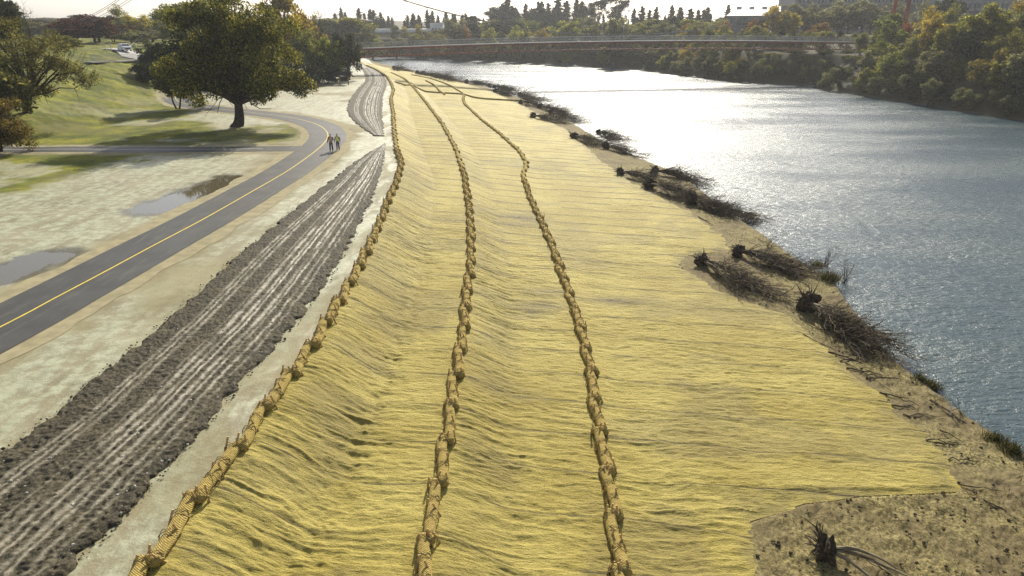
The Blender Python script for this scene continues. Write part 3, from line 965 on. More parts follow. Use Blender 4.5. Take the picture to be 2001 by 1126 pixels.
# ------------------------------------------------------------------ uprooted trees along the waterline
def uprooted(px0, px1, label, seed, rootr=.62, nst=9, pale=False, dense=1.0, spread=.30, lift=.55, twigs=True, group='uprooted trees laid along the waterline', zoff=0):
    rng = random.Random(seed)
    a = hit(*px0); b = hit(*px1)
    d = b - a; L = float(np.linalg.norm(d))
    root = empty('uprooted_tree', tuple(a), math.atan2(d[1], d[0]))
    tag(root, label, 'uprooted tree', group)
    sl = d[2] / max(.5, float(np.linalg.norm(d[:2])))
    # root plate
    mb = MB()
    mb.blob((0, 0, rootr * .5), rootr * .80, rng, .34, 18, 12, (.62, 1.0, .95))
    for k in range(34):
        th = rng.uniform(0, 6.28); el = rng.uniform(-.9, .9)
        dv = Vector((-.35 - .5 * rng.random(), math.cos(th) * math.cos(el), math.sin(el) + .15)).normalized()
        ln = rootr * (rng.uniform(.28, .65) if rng.random() < .88 else rng.uniform(1.0, 1.5))
        p0 = Vector((0, 0, rootr * .55)) + dv * rootr * .5
        p1 = p0 + dv * ln * .5 + Vector((rng.uniform(-.1, .1), rng.uniform(-.1, .1), rng.uniform(-.1, .1)))
        p2 = p1 + dv * ln * .5 + Vector((rng.uniform(-.2, .2), rng.uniform(-.2, .2), rng.uniform(-.15, .15)))
        for p in (p1, p2): p.z = max(p.z, -.05)
        mb.tube([p0, p1, p2], [.045 * rootr / .6, .03 * rootr / .6, .008], 5)
    mb.build('root_ball', M['root'], root)
    st = MB(); tw = MB(); lite = MB()
    def z_at(x): return sl * x
    for k in range(nst):
        ang = rng.gauss(0, spread * .6); ln = L * rng.uniform(.62, 1.05)
        n = 9; pts = []; cur = rng.gauss(0, .10); up = rng.uniform(.15, 1.0) * lift
        for i in range(n):
            t = i / (n - 1)
            x = ln * t * math.cos(ang)
            y = ln * math.sin(ang) * t + cur * ln * t * t + rng.gauss(0, .03)
            z = z_at(x) + rootr * .5 * (1 - t) + up * math.sin(math.pi * min(1, t * 1.05)) * (1 - .3 * t) + .06 + rng.gauss(0, .02)
            pts.append((x, y, z))
        r0 = rng.uniform(.045, .10) * (rootr / .6)
        target = lite if (pale and rng.random() < .6) else st
        target.tube(pts, [r0 * (1 - .85 * i / (n - 1)) for i in range(n)], 6)
        if not twigs: continue
        for j in range(int(24 * dense)):
            i = rng.randint(1, n - 2); p = Vector(pts[i]).lerp(Vector(pts[i + 1]), rng.random())
            tl = L * rng.uniform(.10, .34)
            dv = Vector((rng.uniform(.55, 1), rng.gauss(0, .38), rng.gauss(.12, .25))).normalized()
            q = [p]
            for s in range(3):
                dv = (dv + Vector((rng.gauss(.1, .1), rng.gauss(0, .22), rng.gauss(-.06, .16)))).normalized()
                q.append(q[-1] + dv * tl / 3)
            for w in q[1:]: w.z = max(w.z, z_at(w.x) + .02)
            tw.tube(q, [.026, .021, .015, .008], 3, cap=False)
            for s in range(3):
                p2 = q[1 + rng.randint(0, 2)]
                dv2 = Vector((rng.uniform(.3, 1), rng.gauss(0, .7), rng.gauss(.1, .4))).normalized()
                e = p2 + dv2 * tl * rng.uniform(.2, .5); e.z = max(e.z, z_at(e.x) + .01)
                tw.tube([p2, (p2 + e) / 2 + Vector((0, rng.gauss(0, .04), rng.gauss(0, .04))), e], [.014, .011, .007], 3, cap=False)
    if st.v: st.build('trunk', M['stem'], root, True)
    if lite.v: lite.build('stem', M['pale_stem'], root, True)
    if tw.v: tw.build('branches', M['stem'], root)
    return root

UP = [
 ((1372,520),(1508,588), 'uprooted bare tree with spiky roots lying in the notch of the blanket', 1, .62, 10, True, 1.0),
 ((1442,500),(1590,548), 'brushy uprooted tree lying behind the spiky rooted one in the notch', 2, .60, 10, False, 1.3),
 ((1578,606),(1735,698), 'big uprooted tree with dark round root ball and pale stems near the cut bank', 3, .78, 15, True, 1.5),
 ((1212,343),(1300,362), 'small uprooted tree with its roots on the blanket, third group upstream', 4, .60, 7, False, 1.0),
 ((1280,341),(1390,362), 'uprooted tree with twigs reaching over the water beside the glitter', 5, .70, 9, False, 1.1),
 ((1268,368),(1385,402), 'uprooted tree with dark roots between two brush piles at the waterline', 6, .80, 9, False, 1.3),
 ((1352,400),(1472,440), 'uprooted tree with long arching branches pointing at the river', 7, .85, 13, False, 1.5),
 ((1184,291),(1262,312), 'uprooted tree lying flat just above the waterline, before the bank bends', 8, .70, 8, False, 1.2),
 ((1122,271),(1190,290), 'uprooted tree with a forked base on the yellow blanket edge', 9, .70, 8, False, 1.2),
 ((1170,262),(1222,277), 'low brushy uprooted tree half hidden behind the forked one', 10, .55, 8, False, 1.2),
 ((1042,231),(1110,242), 'uprooted tree with a dark round root knob on pale blanket', 11, .70, 8, False, 1.2),
 ((1078,224),(1135,242), 'bushy uprooted tree beside the one with a root knob', 12, .75, 8, False, 1.5),
 ((1056,212),(1108,228), 'bushy uprooted tree at the end of the long crosswise log row', 13, .75, 8, False, 1.5),
 ((1018,203),(1062,212), 'slim uprooted tree lying along the crosswise log row end', 14, .6, 7, False, 1.2),
 ((1016,188),(1054,202), 'dark uprooted tree just past the crosswise log row', 15, .7, 8, False, 1.5),
 ((968,181),(1010,190), 'twiggy uprooted tree against the white glare, nearer of two', 16, .7, 8, False, 1.6),
 ((966,172),(1002,178), 'twiggy uprooted tree against the white glare, farther of two', 17, .65, 8, False, 1.6),
 ((912,163),(962,171), 'feathery uprooted tree at the far curve of the bank', 18, .8, 9, False, 1.6),
 ((866,154),(905,163), 'dark uprooted tree lying along the far curve of the bank', 19, .8, 9, False, 1.5),
 ((816,145),(846,151), 'uprooted tree on the far bank edge below the bridge', 20, .8, 9, False, 1.5),
 ((845,150),(872,156), 'low uprooted tree between its neighbours on the far bank edge', 21, .8, 9, False, 1.5),
 ((770,135),(800,141), 'farthest uprooted tree on the bank edge near the bridge', 22, .8, 9, False, 1.5),
]
for u in UP:
    uprooted(*u[:3], seed=u[3], rootr=u[4], nst=u[5], pale=u[6], dense=u[7])
uprooted((1612,1088), (1800,1150), 'uprooted tree with a black root crown and thick smooth stems at the bottom corner', 31, .55, 6, True, .1, .22, .35, twigs=False)

# bare snag leaning out over the water, and saplings standing in the shallows
def sapling(px, h, label, name='bare_sapling', seed=0, n=14, lean=(0.2, 0, 0)):
    rng = random.Random(seed)
    a = hit(*px)
    mb = MB()
    for k in range(n):
        dv = Vector((rng.gauss(lean[0], .45), rng.gauss(lean[1], .35), 1.0)).normalized()
        p = Vector((rng.gauss(0, .08), rng.gauss(0, .08), -.1)); q = [p.copy()]
        ln = h * rng.uniform(.5, 1.05)
        for s in range(4):
            dv = (dv + Vector((rng.gauss(0, .16), rng.gauss(0, .16), rng.gauss(0, .05)))).normalized()
            q.append(q[-1] + dv * ln / 4)
            if s > 0:
                for e in range(2):
                    d2 = (dv + Vector((rng.gauss(0, .6), rng.gauss(0, .6), rng.gauss(.1, .3)))).normalized()
                    mb.tube([q[-1], q[-1] + d2 * ln * .15, q[-1] + d2 * ln * .28 + Vector((0, 0, .03))], [.007, .005, .003], 3, cap=False)
        mb.tube(q, [.022, .017, .012, .009, .004], 4, cap=False)
    o = mb.build(name, M['stem'], loc=tuple(a))
    tag(o, label, 'sapling' if name == 'bare_sapling' else 'branch')
sapling((1500,484), 1.7, 'dark bare snag standing on the cut bank above the notch', 'dead_snag', 3, 8, (.5, 0, 0))
sapling((1612,520), 1.6, 'thin bare sapling rising from the shallows, farther of two', seed=5)
sapling((1648,552), 2.0, 'thin bare sapling rising from the shallows beside the green clump', seed=6)
sapling((1885,815), 1.3, 'thin bent twig poking from the bank near the pale peeled stick', 'bent_twig', 7, 2, (-.4, 0, 0))

# dead sticks and roots on the bare soil
STK = [((1565,625),(1640,668)),((1620,690),(1685,712)),((1640,708),(1700,704)),((1655,722),(1720,735)),((1655,712),(1740,766)),((1720,770),(1790,792)),((1740,795),(1790,800)),((1765,815),(1800,812)),((1805,858),(1872,874)),((1825,868),(1870,868)),((1850,900),(1912,904)),((1880,953),(1948,962)),((1480,468),(1510,484)),((1365,425),(1395,442)),((1550,648),(1640,690)),((1820,785),(1888,830)),((1930,985),(1990,1020)),((1690,740),(1760,742)),((1835,842),(1880,866))]
for i, (a, b) in enumerate(STK):
    rng = random.Random(60 + i)
    A = hit(*a); B = hit(*b); n = 7
    pts = []
    for k in range(n):
        t = k / (n - 1); q = A * (1 - t) + B * t
        q[0] += rng.gauss(0, .05); q[1] += rng.gauss(0, .07)
        pts.append((q[0], q[1], hz(q[0], q[1]) + .05 + rng.uniform(0, .06) * math.sin(math.pi * t)))
    mb = MB(); r = rng.uniform(.028, .05)
    mb.tube(pts, [r * (1.0 - .6 * k / (n - 1)) for k in range(n)], 5)
    if rng.random() < .6:
        p = Vector(pts[3]); e = p + Vector((rng.uniform(.2, .7), rng.uniform(-.3, .3), .05))
        mb.tube([p, e], [r * .5, .008], 4)
    o = mb.build('dead_stick', M['stem'])
    tag(o, 'dark dead stick on bare soil by the blanket edge, %s counted from the far notch' % ordinal(i + 1), 'stick', 'dead sticks on the bare soil')
mb = MB(); c = hit(1858, 812)
mb.tube([(c[0], c[1], c[2]), (c[0] - .04, c[1] + .05, c[2] + .35), (c[0] - .05, c[1] + .1, c[2] + .62)], [.035, .03, .02], 6)
tag(mb.build('peeled_stick', M['white_line']), 'short pale peeled stick standing in the bank by the water', 'stick')

# twigs standing in the bare soil: thin stubble, countless
rng = random.Random(77); mb = MB()
for i in range(420):
    y = rng.uniform(13, 62)
    a, b = float(xe_(y)) + .3, float(xs_(y)) - .3
    if b - a < .6: continue
    x = rng.uniform(a, b); z = hz(x, y)
    h = rng.uniform(.06, .38)
    e = (x + rng.gauss(0, .12), y + rng.gauss(0, .12), z + h)
    mb.tube([(x, y, z - .05), e], [.008, .004], 3, cap=False)
    if rng.random() < .5:
        ln = rng.uniform(.15, .7); th = rng.gauss(0, .6)
        mb.tube([(x + .1, y, z + .03), (x + .1 + ln * .5 * math.cos(th), y + ln * .5 * math.sin(th), z + .06), (x + .1 + ln * math.cos(th), y + ln * math.sin(th), z + .03)], [.012, .010, .005], 3, cap=False)
tag(mb.build('twig_litter', M['stem']), 'thin dark twigs littering the bare soil', None, kind='stuff')

# straw and crumbs on the rough corner patch
rng = random.Random(78); mb = MB()
for i in range(5200):
    y = rng.uniform(12.5, 20.5) if i % 4 else rng.uniform(20, 48)
    a, b = float(xe_(y)) + .1, float(xs_(y)) - .4
    if b < a: continue
    x = rng.uniform(a, min(b, a + 13)); z = hz(x, y)
    th = rng.uniform(0, 3.14); l = rng.uniform(.04, .13)
    dx, dy = math.cos(th) * l, math.sin(th) * l
    mb.tube([(x - dx, y - dy, z + .05), (x, y, z + .09 + rng.uniform(-.03, .04)), (x + dx, y + dy, z + .06)], .006, 3, cap=False)
o = mb.build('straw', M['twine']); tag(o, 'loose straw strewn over the bare soil', None, kind='stuff')
rng = random.Random(79); mb = MB()
for i in range(420):
    y = rng.uniform(12.5, 20.5) if i % 3 else rng.uniform(20, 48)
    a, b = float(xe_(y)) + .05, float(xs_(y)) - .3
    if b < a: continue
    x = rng.uniform(a, min(b, a + 13)); z = hz(x, y)
    mb.blob((x, y, z + .04), rng.uniform(.02, .065), rng, .3, 6, 4, (1.2, 1, .7))
o = mb.build('soil_crumbs', M['root']); tag(o, 'dark crumbs of earth on the bare soil', None, kind='stuff')

# green tufts on the cut bank
for i, (px, s, lab) in enumerate((((1622,548),1.0,'big green grass clump on the cut bank corner beside the saplings'),((1598,520),.6,'small green grass clump on the bank just behind the big one'),((1799,745),.5,'grass tuft at the waterline, upper of the sharp pair'),((1820,757),.55,'grass tuft at the waterline, lower of the sharp pair'),((1945,862),.6,'dark grass tuft on the bank edge near the photo side'),((1978,884),.6,'grass tuft nearest the bottom of the water edge'))):
    rng = random.Random(200 + i); c = hit(*px); mb = MB()
    for k in range(int(260 * s) + 60):
        x, y = max(-.7, min(.7, rng.gauss(0, .33))) * s, max(-.8, min(.8, rng.gauss(0, .38))) * s
        h = rng.uniform(.2, .55) * s * (1.2 if s > .9 else 1.3)
        dx, dy = rng.gauss(.06, .12), rng.gauss(0, .12)
        i0 = len(mb.v); w = .014
        mb.v += [(x - w, y, -.06), (x + w, y, -.06), (x + dx * .5 + w * .7, y + dy * .5, h * .6), (x + dx, y + dy, h), (x + dx * .5 - w * .7, y + dy * .5, h * .6)]
        mb.f.append((i0, i0 + 1, i0 + 2, i0 + 3, i0 + 4))
    tag(mb.build('grass_tuft', M['straw_grass'], loc=tuple(c)), lab, 'grass tuft', 'grass tufts on the waterline')

# ------------------------------------------------------------------ trees
def leaf_mesh(name, C, size, rng, mat, tint, up=0.35, asp=.6):
    n = len(C)
    N = rng.normal(size=(n, 3)); N[:, 2] += up; N /= np.linalg.norm(N, axis=1)[:, None]
    A = np.cross(N, rng.normal(size=(n, 3))); A /= np.linalg.norm(A, axis=1)[:, None] + 1e-9
    B = np.cross(N, A)
    s = size * rng.uniform(.6, 1.35, n)[:, None]
    a = A * s; b = B * s * asp
    V = np.stack([C - a, C - b * .9 + a * .1, C + a, C + b], 1).reshape(-1, 3)
    F = np.arange(4 * n).reshape(n, 4)
    return mesh_np(name, V, F, mat, None, False, dict(tint=tint))

def limb(mb, a, b, r0, r1, rng, n=6, sag=0.0, wob=.06, sides=6):
    a = Vector(a); b = Vector(b); L = (b - a).length
    pts = []
    o1 = Vector((rng.normal(), rng.normal(), rng.normal())) * wob * L
    for i in range(n):
        t = i / (n - 1)
        p = a.lerp(b, t) + o1 * math.sin(math.pi * t) + Vector((0, 0, 1)) * (sag * L * math.sin(math.pi * t))
        p += Vector((rng.normal(), rng.normal(), rng.normal())) * wob * .25 * L * (0 if i in (0, n - 1) else 1)
        pts.append(p)
    mb.tube(pts, [r0 + (r1 - r0) * i / (n - 1) for i in range(n)], sides)
    return pts

def broadleaf(seed, lobes, n, leaf, trunk_h, trunk_r, clump_r=.10, K=60, twig=0, tilt=(0, 0), limbs=26, shell=.45, gap=.0, mat=None, bark=None, base_flare=1.5, split=1):
    """unit-ish tree: lobes = [(cx,cy,cz,rx,ry,rz,weight)]; returns trunk mesh and crown mesh"""
    rng = np.random.default_rng(seed)
    W = np.array([l[6] for l in lobes], float); W /= W.sum()
    cl = []
    for k in range(K):
        l = lobes[rng.choice(len(lobes), p=W)]
        v = rng.normal(size=3); v /= np.linalg.norm(v)
        q = rng.uniform(0, 1) ** shell
        cl.append((l[0] + v[0] * l[3] * q, l[1] + v[1] * l[4] * q, l[2] + v[2] * l[5] * q))
    cl = np.array(cl)
    cr = clump_r * rng.uniform(.55, 1.5, K)
    tint_c = rng.uniform(0, 1, K) ** 1.5
    who = rng.choice(K, n, p=(cr ** 2) / (cr ** 2).sum())
    D = rng.normal(size=(n, 3)); D /= np.linalg.norm(D, axis=1)[:, None]
    D *= (rng.uniform(0, 1, n) ** .5)[:, None]
    D[:, 2] *= .72
    C = cl[who] + D * cr[who][:, None] * 1.15
    C[:, 2] = np.maximum(C[:, 2], .012)
    tint = np.clip(tint_c[who] * .75 + rng.uniform(0, .3, n) + .2 * (C[:, 2] - C[:, 2].mean()) / (np.ptp(C[:, 2]) + 1e-6), 0, 1)
    crown = leaf_mesh('crown', C, leaf, rng, mat, tint)
    mb = MB()
    top = Vector((tilt[0], tilt[1], trunk_h))
    heads = []
    if split == 1:
        p = limb(mb, (0, 0, -.02), top, trunk_r * base_flare, trunk_r * .75, rng, 6, 0, .05, 9)
        mb.tube([(0, 0, -.03), (0, 0, trunk_h * .12)], [trunk_r * base_flare * 1.45, trunk_r * base_flare * .9], 9)
        heads = [top]
    else:
        for s in range(split):
            th = 6.28 * s / split + rng.uniform(-.4, .4)
            e = Vector((math.cos(th) * trunk_h * .45, math.sin(th) * trunk_h * .45, trunk_h * rng.uniform(.8, 1.3)))
            limb(mb, (math.cos(th) * trunk_r, math.sin(th) * trunk_r, -.02), e, trunk_r, trunk_r * .6, rng, 5, 0, .06, 6)
            heads.append(e)
    order = rng.permutation(K)[:limbs]
    for i, k in enumerate(order):
        h = min(heads, key=lambda q: (Vector(cl[k]) - q).length)
        r = trunk_r * rng.uniform(.22, .5)
        p = limb(mb, h - Vector((0, 0, rng.uniform(0, .25) * trunk_h)), cl[k], r, r * .22, rng, 6, .08, .07, 5)
        for j in range(2):
            q = p[rng.integers(2, 5)]
            e = q + Vector(rng.normal(size=3)) * clump_r * 1.4
            limb(mb, q, e, r * .35, r * .10, rng, 4, 0, .08, 4)
    for t in range(twig):
        k = rng.integers(K); a = Vector(cl[k]); 
        dv = Vector(rng.normal(size=3)); dv.z = abs(dv.z) * .7 + .2; dv.normalize()
        a2 = a + dv * clump_r * rng.uniform(.8, 2.0)
        limb(mb, a, a2, trunk_r * .09, trunk_r * .03, rng, 4, 0, .10, 3)
    return mb.mesh('trunk', bark, True), crown

def conifer(seed, n=4800, wid=.20, mat=None, ragged=.25):
    rng = np.random.default_rng(seed)
    mb = MB()
    mb.tube([(0, 0, -.02), (0.004, 0, .5), (0, 0, .98)], [.02, .012, .002], 6)
    C = []; 
    nb = 150
    per = n // nb
    for b in range(nb):
        z = .08 + .90 * (b / nb) ** 1.05
        rad = wid * ((1 - z) ** .62) * rng.uniform(1 - ragged * 1.8, 1 + ragged) + .008
        th = rng.uniform(0, 6.28)
        droop = rng.uniform(.05, .30)
        t = rng.uniform(0.1, 1, per)
        x = np.cos(th) * rad * t + rng.normal(0, rad * .16, per); y = np.sin(th) * rad * t + rng.normal(0, rad * .16, per)
        zz = z - droop * rad * t * 1.4 + rng.normal(0, .008, per)
        C.append(np.stack([x, y, zz], 1))
        mb.tube([(0, 0, z), (math.cos(th) * rad * .8, math.sin(th) * rad * .8, z - droop * rad)], [.003, .001], 3, cap=False)
    C = np.concatenate(C); C[:, 2] = np.clip(C[:, 2], .02, 1.0)
    return mb.mesh('trunk', M['bark'], True), leaf_mesh('crown', C, .024, rng, mat, rng.uniform(0, 1, len(C)), .1, .45)

def locate(px, Y):
    z = 0.0; x = 0
    for _ in range(8):
        dep = Y * math.cos(_p) + (CAMZ - z) * math.sin(_p)
        x = (px - 1000.5) / FPX * dep
        z = hz(x, Y)
    return x, z
def ztop(px, py, Y):
    d = ray(px, py); return CAMZ + d[2] * Y / d[1]

PROTO = {}
def proto(kind, maker):
    if kind not in PROTO: PROTO[kind] = maker()
    return PROTO[kind]
mk = lambda s, **k: (lambda: broadleaf(s, **k))
ROUND = [(0, 0, .56, .36, .36, .34, 3), (.14, .05, .78, .22, .22, .18, 1), (-.2, -.05, .45, .24, .24, .24, 1.2), (.2, -.1, .35, .2, .2, .2, .8)]
TALL = [(0, 0, .52, .28, .28, .40, 3), (.08, 0, .82, .13, .14, .15, 1), (-.1, .05, .45, .2, .18, .18, 1)]
SHRUB = [(0, 0, .40, .42, .40, .36, 3), (.22, .1, .62, .22, .2, .26, 1), (-.28, -.1, .35, .26, .26, .26, 1), (.05, -.1, .75, .14, .14, .2, .6)]
PLUME = [(0, 0, .45, .20, .20, .42, 2), (.2, 0, .55, .12, .14, .3, 1), (-.18, .05, .5, .12, .12, .34, 1), (.05, .05, .85, .08, .08, .12, .5)]
MK = {
 'round1': mk(11, lobes=ROUND, n=8500, leaf=.021, trunk_h=.22, trunk_r=.022, clump_r=.085, K=70, twig=40, mat=LEAF['olive'], bark=M['bark']),
 'round2': mk(12, lobes=ROUND, n=7500, leaf=.021, trunk_h=.2, trunk_r=.02, clump_r=.08, K=60, twig=70, mat=LEAF['olive'], bark=M['bark'], split=2),
 'tall1': mk(13, lobes=TALL, n=7500, leaf=.020, trunk_h=.25, trunk_r=.018, clump_r=.075, K=60, twig=60, mat=LEAF['olive'], bark=M['bark']),
 'shrub1': mk(14, lobes=SHRUB, n=7000, leaf=.025, trunk_h=.22, trunk_r=.014, clump_r=.11, K=60, twig=90, mat=LEAF['olive'], bark=M['bark'], split=4),
 'shrub2': mk(15, lobes=SHRUB, n=5000, leaf=.024, trunk_h=.25, trunk_r=.013, clump_r=.10, K=55, twig=160, mat=LEAF['olive'], bark=M['bark_grey'], split=5),
 'plume': mk(16, lobes=PLUME, n=5200, leaf=.022, trunk_h=.22, trunk_r=.013, clump_r=.075, K=60, twig=150, mat=LEAF['olive'], bark=M['bark_grey'], split=5),
 'airy': mk(17, lobes=TALL, n=3600, leaf=.017, trunk_h=.28, trunk_r=.018, clump_r=.07, K=70, twig=260, limbs=45, mat=LEAF['olive'], bark=M['bark_grey']),
 'bare': mk(18, lobes=TALL, n=350, leaf=.011, trunk_h=.30, trunk_r=.018, clump_r=.07, K=70, twig=300, limbs=60, mat=LEAF['grey'], bark=M['bark_grey']),
 'conifer1': lambda: conifer(21, mat=LEAF['conifer']),
 'conifer2': lambda: conifer(22, 4200, .17, LEAF['conifer'], .35),
 'conifer3': lambda: conifer(23, 5000, .25, LEAF['conifer'], .4),
 'gum': mk(24, lobes=[(0, 0, .72, .22, .22, .22, 2), (.22, 0, .80, .14, .14, .14, 1), (-.2, .05, .62, .15, .15, .2, 1), (.28, .0, .55, .10, .10, .16, .7)], n=5200, leaf=.014, trunk_h=.42, trunk_r=.016, clump_r=.06, K=50, twig=20, mat=LEAF['conifer'], bark=M['bark_grey'], shell=.6),
}
trng = random.Random(99)
def plant(kind, px, pytop, Y, leaf, label, cat='tree', group=None, wid=None, base=None, name='tree', rz=None, xy=None, zt=None):
    tm, cm = proto(kind, MK[kind])
    if xy is None: x, z = locate(px, Y)
    else: x, Y = xy; z = hz(x, Y)
    if base is not None: z = base
    top = zt if zt is not None else ztop(px, pytop, Y)
    H = max(1.2, top - z)
    r = empty(name, (x, Y, z - .05), trng.uniform(0, 6.28) if rz is None else rz)
    s = H / 0.93
    w = s if wid is None else wid
    r.scale = (w, w, s)
    obj('trunk', tm, r)
    c = obj('crown', cm, r)
    if leaf:
        c.material_slots[0].link = 'OBJECT'; c.material_slots[0].material = LEAF[leaf]
    tag(r, label, cat, group)
    return r

# --- the big oak beside the path bend
def big_oak():
    b = hit(463, 247)
    sc_ = 1.0
    # metres; camera looks along +y so x is across the picture
    lobes = [(1.0, 0, 11.2, 6.2, 5.5, 5.0, 4), (-3.2, 0, 8.0, 4.6, 4.6, 3.6, 2.4), (5.2, -1, 7.6, 4.6, 4.5, 3.8, 2.4), (0.5, 1, 7.0, 6.5, 5, 3, 1.5), (-6.4, .5, 5.2, 2.0, 2.6, 2.8, 1.2), (8.2, -.5, 5.0, 2.2, 2.4, 1.6, .9), (3.0, 0, 4.6, 3.2, 3.2, 1.2, .7), (-1.5, -1, 13.5, 4.0, 4, 2.6, 1.4), (5.5, 0, 12.0, 3.0, 3, 2.4, 1.)]
    tm, cm = broadleaf(301, lobes, 66000, .150, 3.6, .62, 1.15, 190, 120, (.5, 0), 60, .42, mat=LEAF['oak'], bark=M['bark'], base_flare=1.15)
    r = empty('oak_tree', tuple(b + np.array([0, 0, -.1])))
    obj('trunk', tm, r); obj('crown', cm, r)
    tag(r, 'huge dark spreading oak on the grass island inside the path bend', 'tree')
big_oak()

def left_oak():
    b = hit(52, 222)
    lobes = [(-2.5, 0, 8.2, 4.6, 4.5, 3.0, 3), (3.2, 0, 7.6, 3.6, 3.5, 2.4, 2.4), (-6.0, 0, 6.0, 3.4, 3.5, 3.4, 2), (8.0, 0, 4.4, 2.4, 2.5, 1.6, .8), (5.5, 0, 5.8, 3.2, 3, 1.5, .9), (-1, 0, 10.2, 3.0, 3, 1.4, 1), (-4.5, -.5, 3.2, 4.4, 3, 3.0, 2.4), (1.5, -.5, 3.8, 3.2, 2.5, 2.2, 1.0), (-6.0, -.5, 2.6, 3.2, 3, 2.4, 1.8)]
    tm, cm = broadleaf(302, lobes, 40000, .115, 3.0, .38, .80, 230, 620, (1.2, 0), 80, .5, mat=LEAF['leftoak'], bark=M['bark'], base_flare=1.2)
    r = empty('oak_tree', tuple(b + np.array([0, 0, -.1])))
    obj('trunk', tm, r); obj('crown', cm, r)
    tag(r, 'crooked olive oak with sprawling bare limbs on the grass slope', 'tree')
    # bare leader above its crown
    x, z = locate(72, 104)
    plant('bare', 72, 8, 106, None, 'bare grey treetop standing up behind the crooked olive oak', rz=.4, wid=7)
left_oak()
def edge_tree():
    b = locate(0, 71)
    lobes = [(-1, 0, 5.0, 3.0, 3.0, 2.6, 3), (.8, 0, 3.2, 2.2, 2.2, 2.2, 2), (1.8, 0, 1.8, 1.6, 1.6, 1.5, 1), (-3, 0, 4, 3, 3, 3, 1.5)]
    tm, cm = broadleaf(303, lobes, 15000, .105, 1.6, .20, .65, 90, 260, (.2, 0), 60, .5, mat=LEAF['rusty'], bark=M['bark'], base_flare=1.2)
    r = empty('tree', (b[0], 71, b[1] - .1))
    obj('trunk', tm, r); obj('crown', cm, r)
    tag(r, 'rusty autumn tree cut off by the photo edge above the grass', 'tree')
edge_tree()
plant('shrub1', -6, 92, 84, 'leftoak', 'wide olive tree spilling in from the photo edge with low hanging boughs', wid=10.5)
# --- trees on the left, behind
plant('round1', -10, -25, 125, 'dark', 'dark evergreen tree at the top corner above the crooked oak', wid=13)
plant('tall1', 28, 2, 140, 'dark', 'dark pointed evergreen behind the crooked oak', wid=11)
plant('round1', 128, 70, 150, 'leftoak', 'yellow green rounded tree right of the crooked oak', wid=9)
plant('round2', 190, 28, 215, 'plum', 'dark plum red tree behind the white car', wid=25)
plant('round1', 150, 38, 205, 'plum', 'lower plum red tree left of the big plum one', wid=18)
plant('round2', 222, 55, 230, 'plum', 'small plum red tree closest to the white car', wid=12)
plant('airy', 242, 14, 270, 'olive', 'tall open brown tree on the skyline behind the car road', wid=14)
plant('round1', 280, 30, 260, 'yellow', 'yellowing round tree behind the car road', wid=15)
plant('round2', 262, 62, 215, 'grey', 'grey green rounded tree in shade behind the car', wid=15)
plant('round1', 300, 60, 230, 'grey', 'grey green rounded tree between yellow tree and big oak', wid=16)
plant('tall1', 225, 30, 330, 'conifer', 'hazy blue conifer between plum and brown trees', wid=9)
plant('airy', 320, 22, 250, 'grey', 'thin grey tree showing left of the big oak', wid=14)
plant('round1', 345, 10, 200, 'green', 'green tree top just left of the big oak crown', wid=14)
plant('round1', 303, 84, 140, 'dark', 'very dark low tree at the bridge approach', wid=8, )
plant('shrub1', 292, 118, 134, 'dark', 'dark bush beneath the very dark low tree', cat='shrub', name='shrub', wid=6.5)
plant('round2', 390, -5, 190, 'olive', 'olive tree filling in behind the big oak', wid=20)
plant('round1', 345, 108, 150, 'olive', 'olive tree half hidden left of the big oak trunk', wid=10)
plant('tall1', 560, -30, 178, 'yellow', 'yellowing tree peeping over the big oak on its river side', wid=17)
plant('round2', 600, 18, 190, 'yellow', 'pale yellow tree behind the bare forked tree', wid=15)
plant('bare', 628, 18, 170, None, 'bare forked grey tree beside the lattice building', wid=12)
plant('round1', 612, 60, 160, 'green', 'green round tree right of the big oak', wid=12)
plant('round2', 648, 72, 165, 'green', 'green tree between round green tree and bridge end', wid=11)
plant('round1', 683, 66, 168, 'dark', 'dark green tree in front of the bridge end', wid=8.5)
plant('shrub1', 640, 118, 158, 'dark', 'dark understorey bush below the green trees', cat='shrub', name='shrub', wid=8)
plant('shrub1', 590, 112, 150, 'dark', 'dark understorey bush beside the big oak', cat='shrub', name='shrub', wid=9)
plant('shrub2', 675, 135, 172, 'dark', 'dark bush by the trail kiosk', cat='shrub', name='shrub', wid=5)
plant('round1', 520, 60, 160, 'olive', 'olive tree hidden behind the big oak crown', wid=13)
plant('round2', 450, 70, 150, 'dark', 'dark tree behind the big oak trunk', wid=11)

plant('round1', 392, 62, 113, 'dark', 'dark shaded tree behind the big oak, over the path loop', wid=14)
plant('round2', 348, 100, 110, 'green', 'green tree drooping between the very dark tree and the big oak', wid=8)
bgl = []
for i in range(26):
    px = -30 + i * 29 + trng.uniform(-8, 8)
    bgl.append((px, trng.uniform(30, 50), trng.uniform(290, 340)))
for i, (px, py, Y) in enumerate(sorted(bgl)):
    plant(trng.choice(['round1', 'round2', 'tall1']), px, py, Y, trng.choice(['grey', 'olive', 'conifer', 'grey']), 'hazy tree in the distant belt behind the levee, %s from the left' % ordinal(i + 1), group='distant trees behind the levee', wid=trng.uniform(24, 34))

